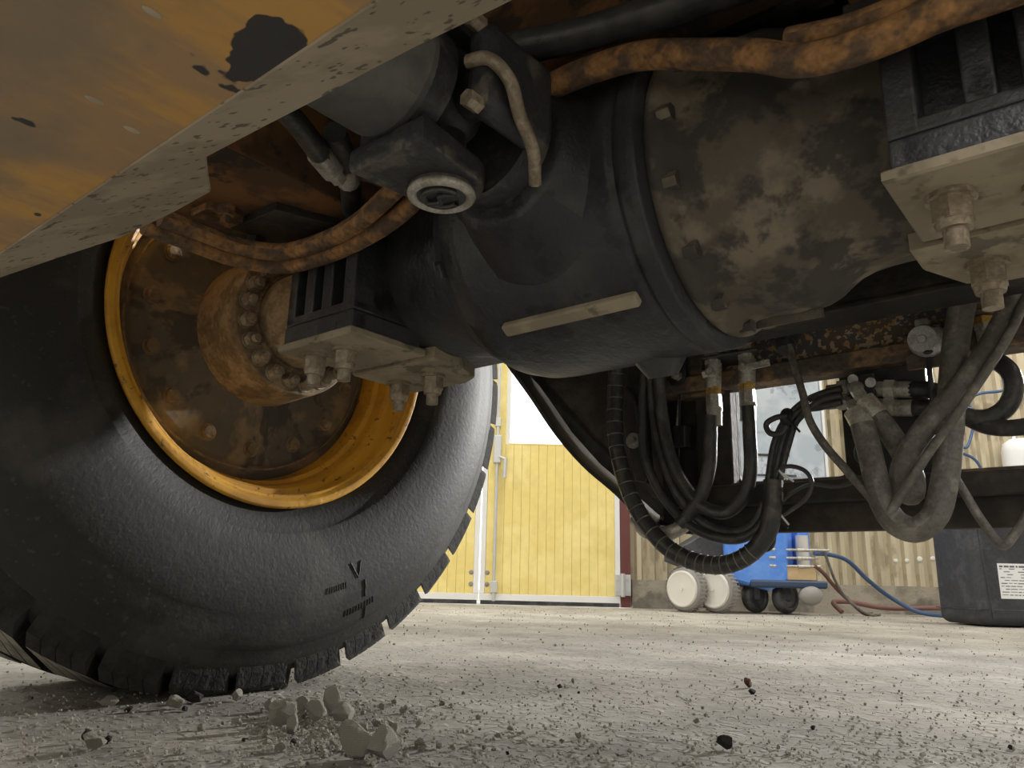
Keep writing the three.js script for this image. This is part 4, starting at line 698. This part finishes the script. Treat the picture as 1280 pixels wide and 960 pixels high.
// ---------------------------------------------------------------- things along the back wall
const WALL = ROOM.z0 - 0.055;
let washer;
{
  // pressure washer on four wheels
  const zc = -6.45, o = gz(925, 762, zc), t = washer = thing('pressure_washer', 'blue pressure washer with two pale grey wheels, beneath the dark beam', 'pressure washer', [o.x, 0, zc]);
  const X = (u) => gz(u, 720, zc + 0.1).x - o.x, Y = (v) => gz(925, v, zc + 0.1).y;
  const wheel = (u, z) => {
    const r = 0.175, x = X(u);
    const wh = mesh('wheel', [new THREE.TorusGeometry(r - 0.03, 0.03, 12, 48).scale(1, 1, 1.6), new THREE.CylinderGeometry(r - 0.028, r - 0.028, 0.085, 48).rotateX(Math.PI / 2)].map((g) => g.rotateY(-0.85).translate(x, r, z)), M.greyTire, t, 'grey rubber wheel');
    mesh('wheel_cover', [new THREE.LatheGeometry([[0, 0.006], [0.03, 0.006], [0.1, 0.0], [0.125, 0.012], [0.14, 0.012], [0.142, -0.01]].map(([a, b]) => new THREE.Vector2(a, b)), 40).rotateX(Math.PI / 2), new THREE.CylinderGeometry(0.012, 0.012, 0.01, 16).rotateX(Math.PI / 2).translate(0, 0, 0.01)].map((g) => g.translate(0, 0, 0.052).rotateY(-0.85).translate(x, r, z)), M.palePlastic, wh, 'pale plastic wheel cover');
    const tr = []; for (let i = 0; i < 36; i++) tr.push(box(0.01, 0.006, 0.08, 0, r + 0.001, 0).rotateZ(i / 36 * 2 * Math.PI).rotateY(-0.85).translate(x, r, z));
    mesh('tread_lug', tr, M.greyTire, wh);
  };
  wheel(855, 0.16); wheel(890, 0.24);
  const body = mesh('body', [slab([[X(905), 0.27], [X(955), 0.2], [X(975), 0.27], [X(978), 0.75], [X(925), 0.95], [X(905), 0.92]], 0.5, [], 0.02).translate(0, 0, -0.25)], M.blue, t, 'blue moulded body');
  mesh('side_panel', [slab([[X(842), 0.4], [X(918), 0.22], [X(918), 0.64], [X(905), 0.7], [X(842), 0.46]], 0.4, [], 0.01).translate(0, 0, -0.22)], M.blackPlastic, t, 'black side panel');
  mesh('handle_bar', [...tube([v3(X(838), 0.52, 0.1), v3(X(838), 0.9, 0.1), v3(X(850), 1.05, 0.1), v3(X(905), 1.0, 0.1)], 0.03, 30, 10)], M.blue, t);
  mesh('sump_tray', [bounds(X(930), X(1024), 0.2, 0.26, -0.25, 0.27, 0.02)], M.navy, t, 'dark blue base tray');
  mesh('back_box', [bounds(X(965), X(1000), 0.26, 0.66, -0.25, -0.02, 0.012)], M.blue, t); mesh('back_box', [bounds(X(1004), X(1020), 0.26, 0.66, -0.2, 0.02, 0.012)], M.blue, t);
  mesh('pump_head', [rod(v3(X(977), 0.3, 0.12), v3(X(977), 0.66, 0.12), 0.035), rod(v3(X(1008), 0.35, 0.05), v3(X(1008), 0.62, 0.05), 0.05)], M.palePlastic, t, 'pale pump cylinders');
  for (const [y, x1] of [[Y(687), 1030], [Y(697), 1016], [Y(707), 1018]]) mesh('lance_rod', [rod(v3(X(955), y, 0.24), v3(X(x1), y + 0.004, 0.24), 0.009), rod(v3(X(955), y, 0.24), v3(X(963), y, 0.24), 0.014), rod(v3(X(990), y, 0.24), v3(X(1005), y, 0.24), 0.016, 0.012)], M.ferrule, t, 'steel lance rod');
  mesh('wood_block', [bounds(X(976), X(1012), 0.262, 0.37, 0.1, 0.24, 0.006)], M.wood, t, 'raw wood block');
  for (const [u, z] of [[945, 0.05], [980, 0.1]]) { const c = mesh('caster', [new THREE.TorusGeometry(0.095, 0.035, 10, 32).scale(1, 1, 1.3), new THREE.CylinderGeometry(0.1, 0.1, 0.07, 32).rotateX(Math.PI / 2)].map((g) => g.rotateY(0.5).translate(X(u), 0.13, z)), M.black, t, 'black caster'); mesh('fork', bounds(X(u) - 0.03, X(u) + 0.03, 0.1, 0.21, z - 0.05, z + 0.05, 0.01), M.blackPlastic, c); }
  mesh('drain_bottle', [new THREE.SphereGeometry(0.085, 20, 14).scale(1.1, 0.9, 0.8).translate(X(1003), 0.15, 0.24)], M.greyPlastic, t, 'clear grey plastic bottle');
}
{
  // black moulded case, only its left edge in the picture
  const zf = -4.95, l = gz(1228, 780, zf), t = thing('plastic_case', 'black moulded plastic case with a white printed label', 'case', [l.x + 0.45, 0, zf - 0.25]);
  mesh('shell', rbox(0.9, 0.93, 0.5, 0, 0.47, 0, 0.06, 5), M.blackPlastic, t);
  mesh('lid_seam', [bounds(-0.455, 0.455, 0.1, 0.106, -0.255, 0.252), ], M.black, t);
  mesh('corner_rib', tube([v3(-0.375, 0.05, 0.25), v3(-0.39, 0.3, 0.251), v3(-0.405, 0.6, 0.251), v3(-0.41, 0.88, 0.25)], 0.006, 20, 8), M.blackPlastic, t);
  const cv = document.createElement('canvas'); cv.width = 512; cv.height = 256; const c = cv.getContext('2d');
  c.fillStyle = '#e9ebec'; c.fillRect(0, 0, 512, 256); c.fillStyle = '#5a5e63'; seed = 77;
  for (let r = 0; r < 11; r++) { let x = 14 + (r % 3 === 2 ? 30 : 0), y = 16 + r * 21; const big = r === 0; while (x < 480) { const w = rr(14, 60); if (rnd() > 0.16) c.fillRect(x, y, w, big ? 13 : rr(4, 7)); x += w + rr(5, 12); if (r > 3 && x > 330 && rnd() > 0.7) break; } }
  const tx = new THREE.CanvasTexture(cv); tx.colorSpace = THREE.SRGBColorSpace;
  const a = gz(1246, 705, zf).x - l.x - 0.45;
  const lbl = new THREE.Mesh(new THREE.BoxGeometry(0.42, 0.215, 0.002), std({ map: tx, roughness: 0.6 })); lbl.name = 'printed_label'; lbl.position.set(a + 0.21, gz(1246, 726, zf).y, 0.2505); lbl.userData.label = 'white label with small grey print'; t.add(lbl);
}
{
  // grey steel cabinet on the wall, seen through the back plate's opening
  const z = WALL, a = gz(905, 600, z + 0.2), b = gz(1037, 600, z + 0.2), y0 = gz(960, 612, z + 0.2).y;
  const t = thing('wall_cabinet', 'pale blue-grey steel cabinet on the corrugated wall', 'cabinet', [(a.x + b.x) / 2, y0, z + 0.1]);
  const w = b.x - a.x;
  mesh('carcass', rbox(w, 1.3, 0.2, 0, 0.65, 0, 0.012), M.cabinet, t);
  mesh('door', rbox(w - 0.22, 1.24, 0.012, 0.07, 0.65, 0.104, 0.005), M.cabinet, t);
  mesh('side_trim', rbox(0.09, 1.26, 0.014, -w / 2 + 0.075, 0.65, 0.104, 0.005), M.white, t);
  mesh('slot', [bounds(-w / 2 + 0.13, -w / 2 + 0.15, 0.35, 0.85, 0.1, 0.113)], M.black, t);
  mesh('hinge_line', [bounds(w / 2 - 0.03, w / 2 - 0.005, 0.02, 1.28, 0.1, 0.112, 0.003)], M.white, t);
  mesh('shelf_rail', [bounds(-w / 2 + 0.2, w / 2 - 0.35, 0.3, 0.32, 0.108, 0.118), bounds(-w / 2 + 0.2, w / 2 - 0.3, 0.12, 0.135, 0.108, 0.118)], M.black, t);
}
{
  // shelf with a white canister
  const z = WALL, p = gz(1275, 570, z + 0.2), y = 1.22;
  const s = thing('wall_shelf', 'small steel wall shelf carrying the white canister', 'shelf', [p.x + 0.1, y, z + 0.17]);
  mesh('board', rbox(0.8, 0.03, 0.34, 0, -0.015, 0, 0.005), M.galv, s);
  for (const x of [-0.3, 0.3]) mesh('bracket', slab([[0, 0], [0.28, 0], [0, -0.25]], 0.02).rotateY(-Math.PI / 2).translate(x, -0.03, -0.16), M.galv, s);
  const c = thing('canister', 'white plastic canister with a dark spout on the wall shelf', 'canister', [p.x + 0.06, y, z + 0.17]);
  mesh('body', new THREE.LatheGeometry([[0, 0], [0.15, 0], [0.165, 0.02], [0.168, 0.22], [0.15, 0.3], [0.1, 0.34], [0.05, 0.35], [0, 0.35]].map(([a, b]) => new THREE.Vector2(a, b)), 32).scale(1.15, 1, 0.8), M.canister, c);
  mesh('handle', tube([v3(-0.08, 0.33, 0), v3(-0.05, 0.42, 0), v3(0.05, 0.42, 0), v3(0.08, 0.33, 0)], 0.015, 20, 8), M.canister, c);
  mesh('spout', rod(v3(-0.09, 0.08, 0.14), v3(-0.03, 0.19, 0.16), 0.018, 0.008, 12), M.black, c);
}
{
  const W = (u, v, d = 0.05) => gz(u, v, WALL + d + 0.02);
  single('air_hose', tube([W(1160, 480), W(1185, 500), W(1205, 500), W(1225, 492), W(1250, 489), W(1280, 482), W(1330, 470)], 0.014, 50, 10), M.hoseBlue, 'blue air hose drooping across the corrugated wall', 'hose', undefined, false);
  single('air_hose', tube([W(1233, 612), W(1228, 590), W(1218, 574), W(1200, 566), W(1178, 562), W(1160, 548), W(1168, 524, 0.07), W(1180, 532, 0.09), W(1192, 550, 0.09), W(1206, 560, 0.1), W(1214, 545), W(1217, 520), W(1212, 506, 0.03)], 0.013, 90, 10), M.hoseBlue, 'blue air hose curled in a loop on the wall', 'hose', undefined, false);
  // hoses from the pressure washer along the floor
  const F = (u, v, z) => gz(u, v, z), fy = (p, y) => { p.y = y; return p; };
  mesh('water_hose', tube([F(1018, 692, -6.2), F(1035, 693, -6.25), F(1058, 700, -6.3), F(1085, 725, -6.4), F(1115, 748, -6.5), F(1145, 764, -6.45), fy(F(1180, 770, -6.3), 0.018), fy(F(1205, 772, -6.2), 0.018), fy(F(1222, 768, -6.4), 0.018)].map((p) => p.sub(washer.position)), 0.017, 80, 10), M.hoseBlue, washer, 'dark blue water hose from the pressure washer to the floor', false);
  mesh('water_hose', tube([F(1018, 707, -6.2), F(1028, 715, -6.25), F(1045, 735, -6.4), F(1065, 754, -6.5), fy(F(1080, 762, -6.45), 0.016), fy(F(1090, 764, -6.4), 0.016)].map((p) => p.sub(washer.position)), 0.015, 50, 10), M.hoseRed, washer, 'red-brown hose sloping from the lance rods to the floor', false);
  mesh('water_hose', tube([F(1030, 688, -6.22), F(1036, 705, -6.25), F(1045, 728, -6.35), F(1060, 750, -6.45), fy(F(1085, 764, -6.4), 0.014), fy(F(1100, 766, -6.3), 0.014)].map((p) => p.sub(washer.position)), 0.011, 50, 10), M.hoseGrey, washer, 'thin grey hose hanging behind the lance rods', false);
  single('air_hose', tube([fy(F(1052, 762, -6.6), 0.02), fy(F(1042, 757, -6.7), 0.09), fy(F(1060, 752, -6.75), 0.1), fy(F(1100, 755, -6.75), 0.06), fy(F(1150, 757, -6.8), 0.06), fy(F(1200, 755, -6.85), 0.08), fy(F(1240, 750, -6.9), 0.12)], 0.02, 80, 10), M.hoseRed, 'long red air hose along the foot of the wall', 'hose', undefined, false);
  { const p = gy(1020, 762, 0); single('bottle_cap', new THREE.CylinderGeometry(0.04, 0.045, 0.035, 20).translate(p.x, 0.0175, p.z), M.blue, 'small blue plastic cap on the floor beside the pressure washer', 'cap'); }
}
// ---------------------------------------------------------------- stones and grit
{
  const stoneGeo = (k, sharp = 0.35) => { const g = new THREE.IcosahedronGeometry(1, 4), p = g.attributes.position, cuts = []; seed = 900 + k * 31; for (let c = 0; c < 11; c++) { const d3 = v3(rr(-1, 1), rr(-0.7, 1), rr(-1, 1)).normalize(); cuts.push([d3.x, d3.y, d3.z, rr(0.52, 0.78)]); } for (let i = 0; i < p.count; i++) { const v = v3(p.getX(i), p.getY(i), p.getZ(i)); const n = 1 + sharp * noise.noise(v.x * 1.1 + k * 7.3, v.y * 1.1, v.z * 1.1) + 0.16 * noise.noise(v.x * 3 + k, v.y * 3 + 4, v.z * 3) + 0.07 * noise.noise(v.x * 8 + k, v.y * 8 + 4, v.z * 8); v.multiplyScalar(n); if (k % 3 === 0) v.x = Math.min(v.x, 0.62); if (k % 2) v.z = Math.max(v.z, -0.6); for (const [nx2, ny2, nz2, dd] of cuts) { const e2 = v.x * nx2 + v.y * ny2 + v.z * nz2 - dd; if (e2 > 0) { v.x -= nx2 * e2; v.y -= ny2 * e2; v.z -= nz2 * e2; } } p.setXYZ(i, v.x, v.y, v.z); } g.computeVertexNormals(); return g; };
  const stone = (u, v, wpx, hpx, k, mat, label, group, turn = 0, sink = 0.25) => {
    const p = gy(u, v, 0), d = p.distanceTo(CAM), w = wpx * d / FOCAL / 2, h = hpx * d / FOCAL / 2 / (1 - sink * 0.5);
    const g = merge(stoneGeo(k)); g.scale(w, h, w * 0.85); g.rotateY(turn); g.computeBoundingBox(); g.translate(0, -g.boundingBox.min.y - 0.12 * h, 0);
    const o = new THREE.Mesh(g, mat); o.name = numbered('stone'); o.position.set(p.x, 0.0, p.z); o.userData = { label, category: 'stone' }; if (group) o.userData.group = group; scene.add(o);
  };
  const heap = 'stones of the small heap';
  stone(413, 893, 27, 36, 1, M.stone, 'pointed upright pale stone on top of the small heap', heap, 0.6);
  stone(355, 908, 38, 30, 3, M.stone, 'largest rounded stone at the side of the small heap', heap, 0.2);
  stone(365, 917, 18, 20, 4, M.stone, 'small round stone in front of the largest heap stone', heap, 1.1);
  stone(377, 892, 28, 18, 5, M.stone, 'flat pale stone behind the heap', heap, 2.2);
  stone(392, 900, 30, 24, 6, M.stone, 'blocky stone beneath the pointed heap stone', heap, 2.6);
  stone(430, 902, 34, 20, 7, M.stone, 'low crumbly stone beside the pointed heap stone', heap, 0.9);
  stone(338, 888, 22, 14, 8, M.stone, 'small flat stone at the back of the heap', heap, 1.9);
  stone(440, 948, 44, 40, 9, M.stone, 'big tilted stone in front of the heap', heap, 0.4);
  stone(478, 948, 54, 34, 10, M.stone, 'broad low stone beside the big tilted one', heap, 2.0);
  stone(220, 885, 18, 14, 11, M.stone, 'pale pebble lying alone in front of the tire');
  stone(243, 878, 22, 11, 12, M.stoneDark, 'flat dark crumb beside the lone pale pebble');
  stone(135, 882, 18, 11, 13, M.stone, 'flattened pebble near the tread blocks');
  stone(296, 875, 15, 12, 14, M.stone, 'rounded pebble between tire and stone heap');
  stone(118, 936, 32, 18, 15, M.stone, 'crumbled clod of dried mud in the open floor');
  stone(107, 926, 10, 11, 16, M.stoneDark, 'tiny dark pebble touching the mud clod');
  stone(905, 936, 19, 15, 17, M.stoneDark, 'black lump of coal-like dirt on the floor');
  stone(935, 859, 12, 9, 18, M.stoneRed, 'reddish pebble on the grey floor');
  stone(941, 868, 9, 6, 19, M.stoneDark, 'dark crumb in front of the reddish pebble');
  const loose = 'loose pebbles on the floor';
  const geos = [0, 1, 2, 3, 4, 5].map((k) => merge(stoneGeo(20 + k)));
  seed = 4242;
  for (let i = 0; i < 110; i++) {
    const near = i < 70, u = near ? rr(300, 520) + rr(-60, 60) : rr(20, 1270), v = near ? rr(885, 935) + rr(-8, 14) : rr(848, 952), p = gy(u, v, 0), s = near ? rr(0.0035, 0.0095) : rr(0.0025, 0.0075);
    const dk = !near && rnd() < 0.3;
    const o = new THREE.Mesh(geos[i % 6], dk ? M.stoneDark : M.stone); o.name = numbered('pebble'); o.scale.set(s, s * rr(0.6, 0.95), s * rr(0.7, 1)); o.rotation.y = rr(0, 6); o.position.set(p.x, s * 0.35, p.z);
    o.userData = { label: near ? 'small pale pebble scattered round the stone heap' : dk ? 'small dark pebble lying loose on the floor' : 'small pale pebble lying loose on the floor', category: 'pebble', group: near ? 'pebbles round the stone heap' : dk ? 'dark loose pebbles' : 'pale loose pebbles' }; scene.add(o);
  }
  const gg = new THREE.IcosahedronGeometry(1, 0), n = 9000, grit = new THREE.InstancedMesh(gg, std({ color: 0xffffff, roughness: 0.95 }), n), m4 = new THREE.Matrix4(), qt = new THREE.Quaternion(), e = new THREE.Euler(), cc = new THREE.Color();
  for (let i = 0; i < n; i++) {
    let p; const r = rnd();
    if (r < 0.55) p = gy(rr(-20, 1300), 800 + 160 * Math.pow(rnd(), 0.7), 0); else if (r < 0.72) { p = gy(400 + rr(-110, 130) * rnd(), 900 + rr(-25, 40), 0); } else p = v3(rr(-3, 5), 0, rr(-6.6, -2.6));
    if (p.z < -6.8) p.z = -6.5;
    const far = p.z < -2.6, s = far ? rr(0.001, 0.0045) * (0.4 + rnd()) : rr(0.0007, 0.0028) * (0.3 + rnd());
    m4.compose(v3(p.x, s * 0.3, p.z), qt.setFromEuler(e.set(rr(0, 6), rr(0, 6), rr(0, 6))), v3(s, s * 0.7, s)); grit.setMatrixAt(i, m4);
    const dk = rnd(); grit.setColorAt(i, dk < 0.06 ? cc.setRGB(0.12, 0.1, 0.085) : dk < 0.25 ? cc.setRGB(0.3, 0.27, 0.21) : cc.setRGB(0.33, 0.315, 0.28));
  }
  grit.name = 'grit'; grit.userData = { kind: 'stuff', label: 'fine grit and sand strewn over the concrete floor', category: 'grit' }; scene.add(grit);
}
scene.traverse((o) => { if (o.isMesh) { o.castShadow = true; o.receiveShadow = true; } if (o.isLight && o.shadow) o.castShadow = true; });
renderer.render(scene, camera);
